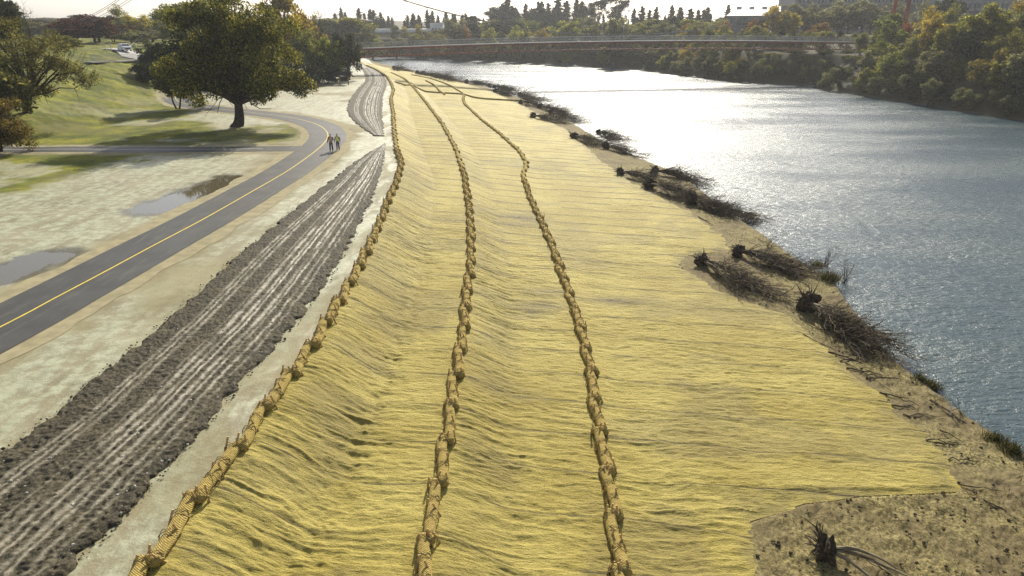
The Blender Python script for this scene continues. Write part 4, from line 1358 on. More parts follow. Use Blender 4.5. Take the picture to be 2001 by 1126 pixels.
# --- conifers on the far skyline
CON = [(657,28),(669,17),(677,25),(704,18),(714,27),(726,20),(732,22),(745,26),(760,32),(797,31),(809,30),(836,21),(846,23),(872,25),(886,29),(905,31),(910,28),(929,32),(961,28),(972,38),(982,10),(991,0),(1000,15),(1014,28),(1027,10),(1051,7),(1058,6),(1070,9),(1090,1),(1106,5),(1125,2),(1136,6),(1207,21),(1236,20),(1252,15),(1266,22),(1279,17),(1297,36),(1309,13),(1326,17),(1345,20),(1361,21),(1370,22),(1379,17),(1417,13)]
for i, (px, py) in enumerate(CON):
    Y = 470 if px < 900 else (420 if px < 1160 else 380)
    Y += trng.uniform(-14, 14)
    H = ztop(px, py, Y) - 8
    kind = ['conifer1', 'conifer2', 'conifer3'][(i * 7 + int(px)) % 3]
    plant(kind, px, py, Y, None, 'dark pointed conifer on the skyline beyond the river, %s from the left' % ordinal(i + 1), group='conifers on the far skyline', name='conifer', wid=H * trng.uniform(1.3, 1.9))
more = [(px + trng.uniform(-5, 5), trng.uniform(27, 42) if not 960 < px < 1170 else trng.uniform(14, 32)) for px in range(720, 1480, 17)]
for i, (px, py) in enumerate(more):
    Y = 440 if px < 1160 else 400
    H = ztop(px, py, Y) - 8
    plant(trng.choice(['conifer1', 'conifer3', 'round1', 'conifer2']), px, py, Y, 'conifer', 'hazy blue green evergreen packed behind the skyline conifers, %s from the left' % ordinal(i + 1), group='packed evergreens behind the skyline', name='evergreen_tree', wid=H * trng.uniform(1.2, 2.0))
plant('gum', 1168, -14, 400, None, 'tall drooping gum tree rising above the skyline conifers', name='gum_tree', wid=27, rz=0)
plant('gum', 1205, -4, 395, None, 'drooping gum tree at the river side of the tallest gum', name='gum_tree', wid=20, rz=.5)

# --- mixed trees behind the bridge
mid = []
for i in range(48):
    px = 690 + i * 20.5 + trng.uniform(-6, 6)
    mid.append((px, trng.uniform(34, 47) if px < 1500 else trng.uniform(22, 36), trng.uniform(345, 385) if px < 1150 else trng.uniform(290, 340)))
for i, (px, py, Y) in enumerate(mid):
    if px < 870:
        py += 34
        if i % 2: continue
    plant(trng.choice(['round1', 'round2', 'tall1', 'airy']), px, py, Y, trng.choice(['grey', 'grey', 'olive', 'conifer', 'green']), 'hazy round tree in the belt behind the bridge, %s from the left' % ordinal(i + 1), group='hazy tree belt behind the bridge', wid=trng.uniform(17, 25))
SPEC = [(914,58,340,'orange',9,'orange autumn tree behind the bridge below the pale block'),(955,54,335,'olive',11,'yellow olive tree behind the bridge, next to the orange one'),(1015,52,330,'olive',12,'olive tree below the tallest conifer'),(1058,55,325,'yellow',8,'small yellow tree above the bridge midspan'),(1100,43,320,'olive',16,'wide olive dome tree above the bridge midspan'),(1143,57,318,'orange',5,'small orange tree above the bridge midspan'),(1240,50,300,'green',11,'green tree above the bridge on the river bend'),(1340,48,280,'orange',9,'brownish orange tree left of the grey hall'),(1362,55,275,'yellow',6,'small yellow tree by the grey hall'),(1411,41,270,'orange',7,'orange tree at the corner of the grey hall'),(1467,39,265,'orange',8,'orange tree before the grey hall front'),(1510,12,262,'yellow',10,'tall yellow tree right of the grey hall'),(1536,20,262,'yellow',9,'bright yellow tree under the office tower corner'),(1602,43,245,'orange',7,'rust orange tree before the office tower'),(1570,8,275,'grey',15,'grey green tree under the office tower'),(1640,2,270,'grey',17,'grey green tree below the tower windows'),(1690,5,265,'grey',17,'grey green tree beside the orange bridge tower'),(1745,8,262,'grey',16,'grey green tree behind the orange bridge tower'),(1840,-6,240,'dark',14,'tall dark tree between the two office buildings'),(1800,8,230,'grey',13,'grey tree left of the tall dark tree'),(838,62,390,'orange',6,'tiny orange tree under the pale block'),(860,68,380,'yellow',8,'tiny yellow tree under the pale block'),(815,66,385,'olive',9,'olive tree before the long white roof')]
for (px, py, Y, lf, wd, lab) in SPEC:
    plant(trng.choice(['round1', 'round2', 'airy']), px, py, Y, lf, lab, wid=wd * 1.25)

# --- the far bank itself: shoreline shrubs and trees in rows
def bank_points(df, step):
    ys = np.linspace(96, 385, 3000)
    xs = xf_(ys)
    P = np.stack([xs, ys], 1)
    T = np.gradient(P, axis=0); T /= np.linalg.norm(T, axis=1)[:, None]
    N = np.stack([T[:, 1], -T[:, 0]], 1)       # away from the river for increasing y
    Q = P + N * df
    d = np.r_[0, np.cumsum(np.linalg.norm(np.diff(Q, axis=0), axis=1))]
    out = []; s = step * .5
    while s < d[-1]:
        out.append((np.interp(s, d, Q[:, 0]), np.interp(s, d, Q[:, 1]))); s += step * trng.uniform(.75, 1.25)
    return out
def px_of(x, y, z):
    dep = y * math.cos(_p) + (CAMZ - z) * math.sin(_p)
    return 1000.5 + FPX * x / dep
rows = [(1.2, 4.0, (.0, 2.6), 'shrub'), (5.5, 4.6, (2.5, 6.0), 'shrub'), (10.5, 5.4, (5.5, 9.0), 'tree'), (17, 6.5, (8.5, 12.0), 'tree')]
items = {'shrub': [], 'tree': []}
for df, step, zr, cat in rows:
    for (x, y) in bank_points(df, step):
        x += trng.gauss(0, .8); y += trng.gauss(0, .8)
        p = px_of(x, y, 0)
        if p > 2120 or p < 770: continue
        t = trng.uniform(*zr)
        near = y < 200
        capped = p < 1672 and y < 226
        if near and df > 4: t += {5.5: 1.8, 10.5: 3.2, 17: 4.2}[df] * min(1, (200 - y) / 50 + .25)
        if capped: t = min(t, trng.uniform(1.6, 4.6))
        if capped and df > 22: continue
        items[cat].append((x, y, t, p, df, near))
for df, step in ((25, 8.0), (34, 9.0)):
    for (x, y) in bank_points(df, step):
        p = px_of(x, y, 5)
        if y > 215 or p > 2130 or p < 1672: continue
        items['tree'].append((x, y, trng.uniform(15.0, 19.5) - (y - 120) * .045, p, df, True))
for df, step in ((20, 5.0), (30, 6.0), (42, 7.0)):
    for (x, y) in bank_points(df, step):
        p = px_of(x, y, 5)
        if not (218 < y < 330) or p > 1690 or p < 1000: continue
        items['shrub'].append((x, y, trng.uniform(7.5, 10.5), p, df, False))
for cat in ('shrub', 'tree'):
    L = sorted(items[cat], key=lambda q: q[3])
    for i, (x, y, t, p, df, near) in enumerate(L):
        if cat == 'shrub':
            k = trng.choice(['shrub1', 'shrub2', 'shrub2', 'plume', 'plume'])
            lf = trng.choices(['olive', 'grey', 'green', 'yellow', 'dark', 'rusty'], [5, 4, 2.5, 1.3, 1.6, .6])[0]
            if df < 3: lf = trng.choices(['olive', 'grey', 'dark', 'yellow'], [2, 4, 4, .5])[0]
            H = t - hz(x, y)
            plant(k, p, 0, y, lf, '%s shrub on the far river bank, %s from the left' % ({'olive': 'olive', 'grey': 'grey', 'green': 'green', 'yellow': 'yellow', 'dark': 'dark', 'rusty': 'rusty'}[lf], ordinal(i + 1)), 'shrub', 'shrubs on the far river bank', name='shrub', xy=(x, y), zt=t, wid=max(5.0, H * trng.uniform(1.0, 1.5)))
        else:
            k = trng.choice(['round2', 'airy', 'airy', 'plume', 'plume', 'shrub2', 'tall1'])
            lf = trng.choices(['olive', 'grey', 'green', 'yellow', 'dark', 'rusty', 'orange'], [5, 4, 3, 1.2, 1.0, .6, .25])[0]
            H = t - hz(x, y)
            plant(k, p, 0, y, lf, '%s tree on the far river bank, %s from the left' % ({'olive': 'olive', 'grey': 'grey', 'green': 'green', 'yellow': 'yellow', 'dark': 'dark', 'rusty': 'rusty', 'orange': 'orange'}[lf], ordinal(i + 1)), 'tree', 'trees on the far river bank', xy=(x, y), zt=t, wid=max(7.5, H * trng.uniform(.95, 1.35)))
print('bank', len(items['shrub']), len(items['tree']))

# broken concrete slope at the far waterline
c = hit(1612, 166)
mb = MB(); rng = random.Random(5)
for i in range(60):
    u = rng.random(); v = rng.random()
    x = c[0] - 4.5 + u * 9 + v * 5; y = c[1] + 5 - u * 9 + v * 4
    mb.box((x, y, hz(x, y) + .10), (rng.uniform(.5, 1.1), rng.uniform(.4, .9), rng.uniform(.25, .5)), Matrix.Rotation(rng.uniform(0, 3), 3, 'Z') @ Matrix.Rotation(rng.gauss(0, .25), 3, 'X'))
tag(mb.build('rubble_slope', M['concrete_dark']), 'broken grey concrete rubble at the far waterline', None, kind='stuff')

# ------------------------------------------------------------------ the suspension footbridge
BA = np.array([-43.0, 190.0]); BB = np.array([112.0, 220.0])
bd = (BB - BA) / np.linalg.norm(BB - BA); bn = np.array([-bd[1], bd[0]])
def on_bridge(px, py):
    d = ray(px, py)
    t = bn.dot(BA) / bn.dot(d[:2])
    P = d[:2] * t
    return (P - BA).dot(bd), CAMZ + d[2] * t
dk = [on_bridge(*q) for q in ((705,95.5),(800,90),(900,86.5),(1000,83.5),(1100,81.5),(1200,80.2),(1300,79.8),(1400,80),(1550,80.5),(1675,81.5))]
fit = np.polyfit([q[0] for q in dk], [q[1] for q in dk], 2)
S0, S1 = -34.0, 176.0
STW = (-17.0, 162.5)
def zd(s): return float(np.polyval(fit, s))
yaw_b = math.atan2(bd[1], bd[0])
BR = empty('suspension_footbridge', (BA[0], BA[1], 0), yaw_b)
tag(BR, 'long rust red suspension footbridge with mesh railings crossing the river', 'bridge')
HW = 1.5
def sweep(name, w, h, dz, yo, mat, step=2.8):
    mb = MB(); n = int((S1 - S0) / step)
    for i in range(n):
        a = S0 + i * step; b = a + step
        mb.bar((a, yo, zd(a) + dz), (b + .02, yo, zd(b) + dz), w, h)
    return mb.build(name, mat, BR)
sweep('deck', 2 * HW, .18, -.09, 0, M['deck'])
for s_ in (-1, 1):
    sweep('top_chord', .22, .36, -.40, s_ * (HW + .12), M['rust'])
    sweep('bottom_chord', .24, .24, -2.25, s_ * (HW - .1), M['rust'])
    mb = MB(); n = int((S1 - S0) / 2.8)
    for i in range(n):
        a = S0 + i * 2.8; m_ = a + 1.4; b = a + 2.8; y = s_ * (HW - .1)
        mb.bar((a, y, zd(a) - .7), (m_, y, zd(m_) - 2.2), .10); mb.bar((m_, y, zd(m_) - 2.2), (b, y, zd(b) - .7), .10)
        if i % 2 == 0: mb.bar((a, y, zd(a) - .7), (a, y, zd(a) - 2.2), .12)
    mb.build('truss_web', M['rust'], BR)
    mb = MB(); n = int((S1 - S0) / .16); y = s_ * (HW + .02)
    for i in range(n):
        a = S0 + i * .16; z = zd(a)
        if i % 15 == 0: mb.box((a, y, z + .62), (.07, .07, 1.28))
        else: mb.box((a, y, z + .62), (.022, .022, 1.16))
    for i in range(int((S1 - S0) / 2.8)):
        a = S0 + i * 2.8; b = a + 2.8
        mb.bar((a, y, zd(a) + 1.27), (b, y, zd(b) + 1.27), .08); mb.bar((a, y, zd(a) + .62), (b, y, zd(b) + .62), .04); mb.bar((a, y, zd(a) + .10), (b, y, zd(b) + .10), .06)
    mb.build('railing', M['steel'], BR)
for i in range(int((S1 - S0) / 5.6)):
    a = S0 + i * 5.6
    mb = MB(); mb.box((a, 0, zd(a) - .52), (.22, 2 * HW + 1.1, .34)); mb.build('floor_beam', M['rust'], BR)
    mb = MB(); mb.box((a + 2.8, 0, zd(a) - 2.28), (.2, 2 * HW + .5, .2)); mb.build('floor_beam', M['rust'], BR)
TZ = 29.0
for k, s in enumerate(STW):
    tw = MB().box((s, 0, TZ - 1.2), (.9, 2 * HW + 3.0, 1.0)).build('tower', M['orange_paint'], BR)
    MB().box((s, 0, zd(s) - 2.9), (1.1, 2 * HW + 3.0, .9)).build('cross_beam', M['orange_paint'], tw)
    for s_ in (-1, 1):
        mb = MB()
        mb.tube([(s, s_ * (HW + 1.9), -5), (s, s_ * (HW + 1.5), 8), (s, s_ * (HW + 1.15), TZ)], [.75, .62, .48], 8)
        mb.build('leg', M['orange_paint'], tw)
sm = (STW[0] + STW[1]) / 2 + 2
zl = zd(sm) + 1.55
def zc(s):
    h = (STW[1] - STW[0]) / 2
    return zl + (TZ - zl) * min(1.0, abs((s - sm) / h)) ** 2
for s_ in (-1, 1):
    mb = MB(); y = s_ * (HW + .75)
    ss = np.linspace(STW[0], STW[1], 90)
    mb.tube([(s, y, zc(s)) for s in ss], .085, 6)
    mb.tube([(STW[1], y, TZ), (STW[1] + 45, y, 9)], .085, 6); mb.tube([(STW[0], y, TZ), (STW[0] - 38, y, 6)], .085, 6)
    mb.build('main_cable', M['cable'], BR)
    for i in range(1, 33):
        s = STW[0] + i * (STW[1] - STW[0]) / 33
        if zc(s) - zd(s) < 1.7: continue
        MB().tube([(s, y, zd(s) - .5), (s, y, zc(s))], .022, 4).build('hanger', M['cable'], BR)
        MB().box((s, y, zc(s)), (.5, .22, .26)).build('cable_clamp', M['cable'], BR)
# lamp posts on the bridge
LP = [(1181, 52), (1223, 52), (1321, 52), (1510, 52), (1570, 53), (1661, 54), (1687, 55)]
for i, (px, py) in enumerate(LP):
    s, zt = on_bridge(px, py); y = HW + .35
    w = BA + bd * s + bn * y
    t = empty('lamp_post', (w[0], w[1], zd(s)), yaw_b)
    hgt = zt - zd(s)
    MB().tube([(0, 0, -.5), (0, 0, hgt)], [.07, .045], 6).build('pole', M['steel'], t)
    MB().lathe([(.05, 0), (.24, .05), (.26, .16), (.10, .26)], (0, 0, hgt - .05), 8).build('lamp_head', M['white_wall'], t)
    tag(t, 'slim pale lamp post on the footbridge, %s from the left' % ordinal(i + 1), 'lamp post', 'lamp posts along the footbridge')

# ------------------------------------------------------------------ buildings beyond
def facade(name, px0, px1, Y0, Y1, z0, z1, depth, mat, label, cat='building', group=None):
    def at(px, Y):
        dep = Y * math.cos(_p) + (CAMZ - z0) * math.sin(_p); return np.array([(px - 1000.5) / FPX * dep, Y])
    A = at(px0, Y0); B = at(px1, Y1); L = float(np.linalg.norm(B - A))
    r = empty(name, (A[0], A[1], z0), math.atan2(*(B - A)[::-1]))
    tag(r, label, cat, group)
    MB().box((L / 2, depth / 2, (z1 - z0) / 2), (L, depth, z1 - z0)).build('wall', mat, r)
    return r, L, z1 - z0
# office tower on the right: floors of fins and windows above a plain base
def office(px0, px1, Y0, Y1, floors, label, base_z, soff):
    r, L, H = facade('office_tower', px0, px1, Y0, Y1, 7, base_z, 24, M['concrete_dark'], label)
    up = MB().box((L / 2 - .75, 12 - .75, H + floors * 3.6 / 2), (L + 1.5, 25.5, floors * 3.6)).build('upper_storeys', M['concrete'], r)
    k = 0
    for f in range(floors):
        z = H + f * 3.6 + 1.0
        n = int(L / 3.2)
        for i in range(n):
            if k >= 95: break
            k += 1
            x = (i + .5) * L / n
            fr = MB().box((x, -1.56, z + .95), (2.3, .16, 2.0)).build('window', M['concrete_dark'], r)
            MB().box((x, -1.66, z + .95), (2.0, .06, 1.7)).build('pane', M['glass'], fr)
    n = int(L / 1.6)
    mb = MB()
    for i in range(n + 1):
        mb.box((i * L / n, -1.95, H + floors * 1.8), (.28, .55, floors * 3.6 - .2))
    mb.build('fins', M['concrete'], r)
office(1548, 1838, 335, 330, 3, 'concrete office tower with rows of vertical fins, left of the tall dark tree', ztop(1600, 10, 335), 0)
office(1848, 2120, 300, 290, 4, 'dark concrete office block at the top corner right of the tall dark tree', ztop(1900, 22, 300), 0)
# grey hall with a pale roof
Yh = 300
r, L, H = facade('grey_hall', 1420, 1500, Yh, Yh - 6, 7, ztop(1450, 31, Yh), 14, M['concrete_dark'], 'low grey hall with a broad pale roof behind the bridge')
rf = MB(); rf.v = [(-1, -1, H), (L + 1, -1, H), (L + 1, 15, H), (-1, 15, H), (1.5, 5, H + 2.4), (L + .5, 5, H + 2.4), (L + .5, 15, H + 2.6), (1.5, 15, H + 2.6)]
rf.f = [(0, 1, 5, 4), (1, 2, 6, 5), (4, 5, 6, 7), (3, 0, 4, 7), (2, 3, 7, 6), (3, 2, 1, 0)]
rf.build('roof', M['roof_white'], r)
for i in range(6):
    MB().box(((i + .7) * L / 6.4, -.06, H - 2.1), (L / 8, .12, 2.6)).build('window', M['glass'], r)
for i, x in enumerate((3, 8, 13)):
    MB().box((x, 8, H + 3.0), (2.0, 1.6, 1.1)).build('roof_unit', M['steel'], r)
# lattice building
Yl = 420
r, L, H = facade('lattice_building', 668, 706, Yl, Yl, 7, ztop(690, 44, Yl), 16, M['glass'], 'glass building with a white lattice front and curved roof by the bridge end')
mb = MB()
for i in range(6): mb.box((i * L / 5, -.25, H / 2), (.28, .3, H))
for i in range(6): mb.box((L / 2, -.42, H * (i + .3) / 5.6), (L, .22, .24))
mb.build('lattice', M['white_wall'], r)
mb = MB()
for i in range(12):
    a = i / 12; b = (i + 1) / 12
    za = H + .2 + 1.6 * math.sin(math.pi * (.15 + .7 * a)); zb = H + .2 + 1.6 * math.sin(math.pi * (.15 + .7 * b))
    mb.bar((-9 + a * (L + 13), 7, za), (-9 + b * (L + 13) + .05, 7, zb), 20, .5)
mb.build('roof', M['concrete_dark'], r)
MB().box((-5, 8, H / 2), (9.8, 14, H - .2)).build('wing', M['concrete_dark'], r)
# long low building with bright roof, wall below, pale block
r, L, H = facade('long_building', 712, 838, 400, 400, 7, ztop(770, 64, 400), 12, M['concrete'], 'long low grey building with a bright white roof edge left of the pale block')
MB().box((L / 2 + 2, 5, H + 1.0), (L - 3, 14, 1.7)).build('roof', M['roof_white'], r)
r, L, H = facade('pale_block', 841, 866, 405, 405, 7, ztop(852, 46, 405), 9, M['white_wall'], 'small windowed pale block among the skyline conifers')
for i in range(3):
    for j in range(2):
        MB().box(((i + .8) * L / 4, -.06, H - 3.0 - j * 2.6), (.9, .12, 1.1)).build('window', M['glass'], r)
MB().box((L / 2, 4.4, H + .15), (L + .3, 9.3, .3)).build('roof', M['roof_white'], r)

# ------------------------------------------------------------------ left levee: road, ramp, car, lamps, kiosk, wires
rd = [hit(*q)[:2] for q in ((262,112),(252,103),(243,99.5),(232,97.5),(218,96))]
rd = [rd[0] + (rd[0] - rd[1]) * .6] + rd
ribbon('levee_road', resample(catmull(rd, 10), 1.0), 5.5, 5.5, .22, M['deck'], 'pale road climbing over the levee')
A = hit(172, 124); B = hit(266, 121)
B[:2] = A[:2] + (B[:2] - A[:2])
L = float(np.linalg.norm((B - A)[:2])); yaw = math.atan2(*(B - A)[:2][::-1])
rp = empty('approach_ramp', (A[0], A[1], 0), yaw); tag(rp, 'concrete footbridge approach ramp with wire railing on the levee slope', 'ramp')
mb = MB(); rl = MB(); N = 14
def rz_(t):
    q = A[:2] + (B - A)[:2] * t
    return hz(*q) + .12 + .5 * max(0, t - .6)
for i in range(N):
    t, u = i / N, (i + 1) / N
    mb.bar((t * L, 0, rz_(t)), (u * L + .02, 0, rz_(u)), 1.6, .22)
    for k in range(3):
        q = t + k / N / 3; rl.box((q * L, -.75, rz_(q) + .7), (.04, .04, 1.2))
    for h in (.5, .9, 1.3): rl.bar((t * L, -.75, rz_(t) + h), (u * L, -.75, rz_(u) + h), .05)
mb.build('deck', M['deck'], rp); rl.build('railing', M['steel'], rp)
MB().box((L - .6, 0, rz_(1) - 1.4), (1.2, 1.5, 2.5)).build('abutment', M['concrete'], rp)

def car(loc, yaw):
    r = empty('car', loc, yaw); tag(r, 'white car driving over the levee road toward the camera', 'car')
    prof = [(-2.25, .45), (-2.28, .80), (-2.1, .98), (-1.45, 1.08), (-.75, 1.50), (.9, 1.54), (1.75, 1.10), (2.2, 1.02), (2.28, .5), (2.1, .30), (-2.1, .30)]
    ys = [(-.92, .94), (-.86, 1.0), (.86, 1.0), (.92, .94)]
    mb = MB(); n = len(prof)
    for y, k in ys:
        for x, z in prof:
            tz = max(0, (z - 1.0) / .54); mb.v.append((x * k if z < 1.0 else x, y * (1 - .18 * tz), z))
    for a in range(3):
        for j in range(n):
            mb.f.append((a * n + j, a * n + (j + 1) % n, (a + 1) * n + (j + 1) % n, (a + 1) * n + j))
    mb.f.append(tuple(reversed(range(n)))); mb.f.append(tuple(3 * n + j for j in range(n)))
    mb.build('body', M['white_paint'], r)
    w = MB(); w.v = [(-1.42, -.76, 1.12), (-1.42, .76, 1.12), (-.80, .66, 1.49), (-.80, -.66, 1.49)]; w.v = [(x - .03, y, z + .02) for x, y, z in w.v]; w.f = [(0, 3, 2, 1)]; w.build('windscreen', M['car_glass'], r)
    w = MB(); w.v = [(1.72, -.76, 1.14), (1.72, .76, 1.14), (.95, .66, 1.50), (.95, -.66, 1.50)]; w.v = [(x + .03, y, z + .02) for x, y, z in w.v]; w.f = [(0, 1, 2, 3)]; w.build('rear_window', M['car_glass'], r)
    for s in (-1, 1):
        w = MB(); w.v = [(-1.2, s * .915, 1.08), (1.5, s * .915, 1.08), (.85, s * .80, 1.46), (-.7, s * .80, 1.46)]; w.f = [(0, 1, 2, 3)]; w.build('side_window', M['car_glass'], r)
        MB().box((-2.2, s * .66, .78), (.16, .36, .16)).build('headlight', M['reflective'], r)
        MB().box((2.2, s * .68, .85), (.16, .30, .18)).build('tail_light', M['red_lamp'], r)
        MB().box((-.85, s * 1.02, 1.12), (.14, .2, .14)).build('mirror', M['white_paint'], r)
        for x in (-1.4, 1.4):
            t = []
            for rr, mt, nm, wd in ((.33, M['rubber'], 'wheel', .22), (.21, M['steel'], 'rim', .25)):
                mb = MB(); mb.tube([(x, s * .82 - wd / 2, .33), (x, s * .82 + wd / 2, .33)], rr, 16)
                o = mb.build(nm, mt, t[0] if t else r); t.append(o)
    MB().box((-2.26, 0, .58), (.10, 1.1, .26)).build('grille', M['rubber'], r)
    return r
c = hit(245, 102.5)
car((c[0], c[1], c[2] + .24), math.atan2(c[1], c[0]) + .25)
for i, (px, py, top, lab) in enumerate(((209,103,89,'pale lamp post left of the car road, leftmost of three'),(218,99,87,'pale lamp post just left of the white car'),(268,100,85,'pale lamp post right of the white car by the dark tree'))):
    c = hit(px, py); z = ztop(px, top, c[1]) - c[2]
    t = empty('lamp_post', tuple(c)); tag(t, lab, 'lamp post', 'lamp posts at the levee road')
    MB().tube([(0, 0, -.3), (0, 0, z)], [.10, .07], 6).build('pole', M['white_wall'], t)
    MB().box((-.25, 0, z), (.75, .3, .16)).build('lamp_head', M['white_wall'], t)
# trail kiosk under the trees
c = hit(673, 166)
k = empty('trail_kiosk', tuple(c)); tag(k, 'small roofed trail kiosk under the dark trees', 'kiosk')
MB().box((.9, 0, 1.0), (.22, .22, 2.2)).build('post', M['pale_stem'], k); MB().box((-.9, 0, 1.0), (.22, .22, 2.2)).build('post', M['pale_stem'], k)
MB().box((0, 0, 1.2), (1.6, .10, 1.0)).build('board', M['bark'], k)
mb = MB(); mb.v = [(-1.6, -.9, 2.0), (1.6, -.9, 2.0), (1.6, .9, 2.0), (-1.6, .9, 2.0), (-1.6, 0, 2.7), (1.6, 0, 2.7)]; mb.f = [(0, 1, 5, 4), (2, 3, 4, 5), (1, 2, 5), (3, 0, 4), (3, 2, 1, 0)]
mb.build('roof', M['bark'], k)
# overhead wires at the top left
for i, (a, b) in enumerate((((118, 50), (262, -24)), ((122, 52), (268, -24)), ((126, 56), (282, -22)), ((130, 58), (290, -22)))):
    Ya, Yb = 240, 150
    da, db = ray(*a), ray(*b)
    P = Vector((da[0] * Ya / da[1], Ya, CAMZ + da[2] * Ya / da[1])); Q = Vector((db[0] * Yb / db[1], Yb, CAMZ + db[2] * Yb / db[1]))
    mb = MB(); mb.tube([P.lerp(Q, t) - Vector((0, 0, 1.2 * math.sin(math.pi * t))) for t in np.linspace(0, 1, 14)], .055, 5)
    tag(mb.build('overhead_wire', M['cable']), '%s thin overhead wire crossing the sky above the plum tree' % ['topmost', 'second highest', 'third highest', 'lowest'][i], 'wire', 'overhead wires')

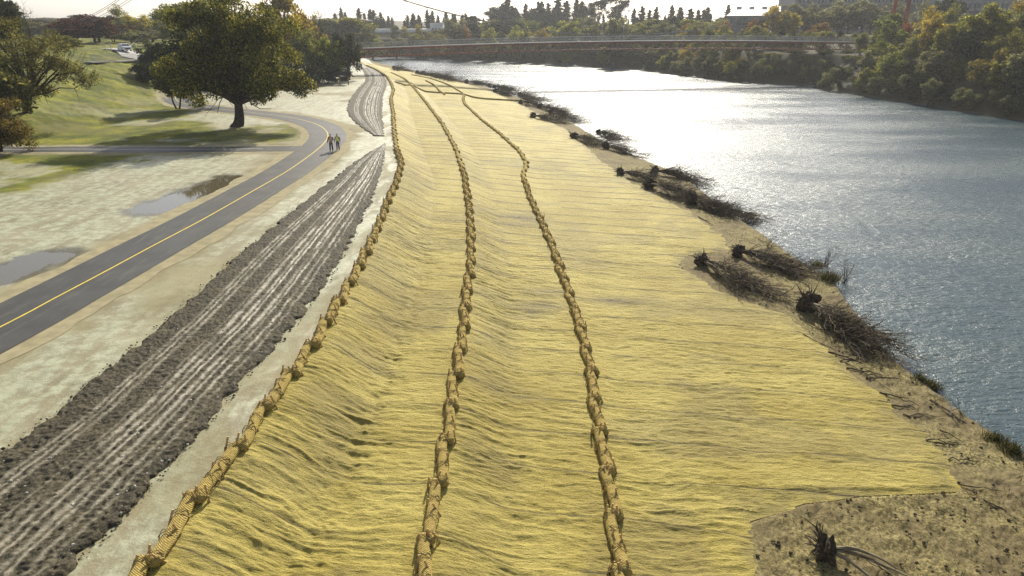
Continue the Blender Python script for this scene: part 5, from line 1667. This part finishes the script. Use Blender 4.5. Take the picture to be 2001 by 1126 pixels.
# ------------------------------------------------------------------ people
def skin_obj(name, verts, edges, radii, mat, parent, sub=1, root=0):
    me = bpy.data.meshes.new(name); me.from_pydata(verts, edges, []); me.materials.append(mat)
    o = obj(name, me, parent)
    md = o.modifiers.new('skin', 'SKIN'); md.use_smooth_shade = True
    for i, rr in enumerate(radii):
        sv = me.skin_vertices[0].data[i]
        sv.radius = rr if isinstance(rr, tuple) else (rr, rr)
        sv.use_root = (i == root)
    if sub:
        ss = o.modifiers.new('sub', 'SUBSURF'); ss.levels = sub; ss.render_levels = sub
    return o
def person(loc, yaw, label, vest, sleeve, legs, hat, h=1.78, pose='hang', cat='person', simple_=False):
    r = empty('person', loc, yaw); tag(r, label, cat); r.scale = (h / 1.78,) * 3
    # local: faces -y
    V = [(0, 0, .96), (0, 0, 1.15), (0, .01, 1.38), (0, 0, 1.50), (0, -.02, 1.60), (0, -.02, 1.70)]
    E = [(0, 1), (1, 2), (2, 3), (3, 4), (4, 5)]
    Rr = [(.15, .11), (.145, .10), (.17, .11), (.055, .055), (.08, .095), (.075, .085)]
    def add(p, par, rad): V.append(p); E.append((par, len(V) - 1)); Rr.append(rad); return len(V) - 1
    nose = add((0, -.115, 1.61), 4, .016)
    arms = {}
    for s in (-1, 1):
        sh = add((s * .19, .01, 1.42), 2, .062)
        if pose == 'hold' or (pose == 'half' and s > 0):
            el = add((s * .27, .02, 1.16), sh, .048); wr = add((s * .16, -.22, 1.14), el, .034); hd = add((s * .12, -.30, 1.15), wr, (.040, .022)); fd = Vector((-s * .35, -.9, .1))
        else:
            el = add((s * .27, .02, 1.15), sh, .048); wr = add((s * .30, -.05, .92), el, .034); hd = add((s * .30, -.07, .84), wr, (.022, .040)); fd = Vector((0, -.15, -1))
        arms[s] = (sh, el, wr)
        fd.normalize(); side = Vector((1, 0, 0)) if abs(fd.z) < .5 else Vector((0, 1, 0))
        if not simple_:
            for k in range(4):
                o = side * (k - 1.5) * .022
                p = Vector(V[hd]) + fd * .05 + o
                f1 = add(tuple(p), hd, .009); add(tuple(p + fd * (.06, .07, .065, .05)[k] + Vector((0, -.012, -.006))), f1, .008)
            p = Vector(V[hd]) + fd * .01 + side * -.045
            f1 = add(tuple(p), hd, .011); add(tuple(p + fd * .045 + side * -.01), f1, .009)
    feet = {}
    for s in (-1, 1):
        hp = add((s * .095, 0, .90), 0, .090); kn = add((s * .11, -.02 * s, .50), hp, .060); an = add((s * .12, .02, .10), kn, .042); to = add((s * .13, -.14, .035), an, (.042, .032))
        feet[s] = (hp, kn, an, to)
    skin_obj('body', V, E, Rr, M['skin'], r, 1)
    g = lambda i: V[i]
    # trousers
    v = [(0, 0, .99), (0, 0, .94)]; e = [(0, 1)]; q = [(.165, .125), (.16, .12)]
    for s in (-1, 1):
        hp, kn, an, to = feet[s]
        b = len(v); v += [g(hp), g(kn), (g(an)[0], g(an)[1], .12)]; e += [(1, b), (b, b + 1), (b + 1, b + 2)]; q += [.105, .082, .074]
    skin_obj('trousers', v, e, q, legs, r, 1)
    for s in (-1, 1):
        hp, kn, an, to = feet[s]
        skin_obj('boot', [(g(an)[0], .03, .14), (g(an)[0], .03, .06), (g(to)[0], -.16, .05)], [(0, 1), (1, 2)], [.06, .062, (.058, .045)], M['boot'], r, 1)
        sh, el, wr = arms[s]
        skin_obj('sleeve', [(g(sh)[0] * .8, g(sh)[1], g(sh)[2]), g(sh), g(el), g(wr)], [(0, 1), (1, 2), (2, 3)], [.075, .076, .062, .048], sleeve, r, 1)
    vo = skin_obj('vest', [(0, 0, .93), (0, 0, 1.12), (0, .01, 1.36), (0, 0, 1.455)], [(0, 1), (1, 2), (2, 3)], [(.175, .132), (.172, .13), (.20, .138), (.12, .10)], vest, r, 1)
    for z in (1.06, 1.26):
        mb = MB(); pts = []
        for k in range(24):
            a = 2 * math.pi * k / 24
            pts.append((.19 * math.cos(a), .143 * math.sin(a)))
        i0 = len(mb.v)
        for (x, y) in pts: mb.v += [(x, y, z), (x, y, z + .05)]
        for k in range(24): a, b = 2 * k, 2 * ((k + 1) % 24); mb.f.append((a, b, b + 1, a + 1))
        mb.build('reflective_band', M['reflective'], r)
    if hat: skin_obj('beanie', [(0, -.01, 1.66), (0, -.01, 1.72), (0, -.01, 1.76)], [(0, 1), (1, 2)], [(.098, .112), (.092, .105), (.05, .055)], hat, r, 1)
    else: skin_obj('hair', [(0, .015, 1.64), (0, .0, 1.71), (0, .0, 1.75)], [(0, 1), (1, 2)], [(.086, .095), (.085, .098), (.05, .055)], M['dark_cloth'], r, 1)
    return r
pa = G(648, 296, .036); pb = G(661, 294, .036)
person((pa[0], pa[1], .036), .15, 'person in faded orange vest with raised forearm on the path bend', M['orange_vest'], M['dark_cloth'], M['jeans'], M['dark_cloth'], 1.82, 'half')
person((pb[0], pb[1], .036), -.10, 'person in lime yellow vest with dark sleeves on the path bend', M['lime_vest'], M['dark_cloth'], M['jeans'], M['dark_cloth'], 1.74, 'hang')
for i, (px, lab, vm) in enumerate(((786, 'dark clothed person walking at the left end of the footbridge', M['dark_cloth']), (1533, 'pale shirted person walking on the footbridge under the yellow tree', M['white_wall']))):
    s, z = on_bridge(px, 85)
    w = BA + bd * s + bn * (-HW + .7)
    person((w[0], w[1], zd(s)), yaw_b + 1.2, lab, vm, vm, M['jeans'], None, 1.75, 'hang', simple_=True)

# ------------------------------------------------------------------ haze over the river
mh = bpy.data.materials.new('haze'); mh.use_nodes = True
nt = mh.node_tree; nt.nodes.clear()
out = nt.nodes.new('ShaderNodeOutputMaterial'); pv = nt.nodes.new('ShaderNodeVolumePrincipled')
pv.inputs['Color'].default_value = (0.93, 0.96, 1.0, 1)
pv.inputs['Density'].default_value = 0.00017
pv.inputs['Anisotropy'].default_value = 0.45
nt.links.new(pv.outputs[0], out.inputs['Volume'])
hb = MB().box((0, 1070, 30), (4700, 2320, 78)).build('haze', mh)
tag(hb, 'thin pale backlit haze over the far bank', None, kind='stuff')
print('objects', len(bpy.data.objects))
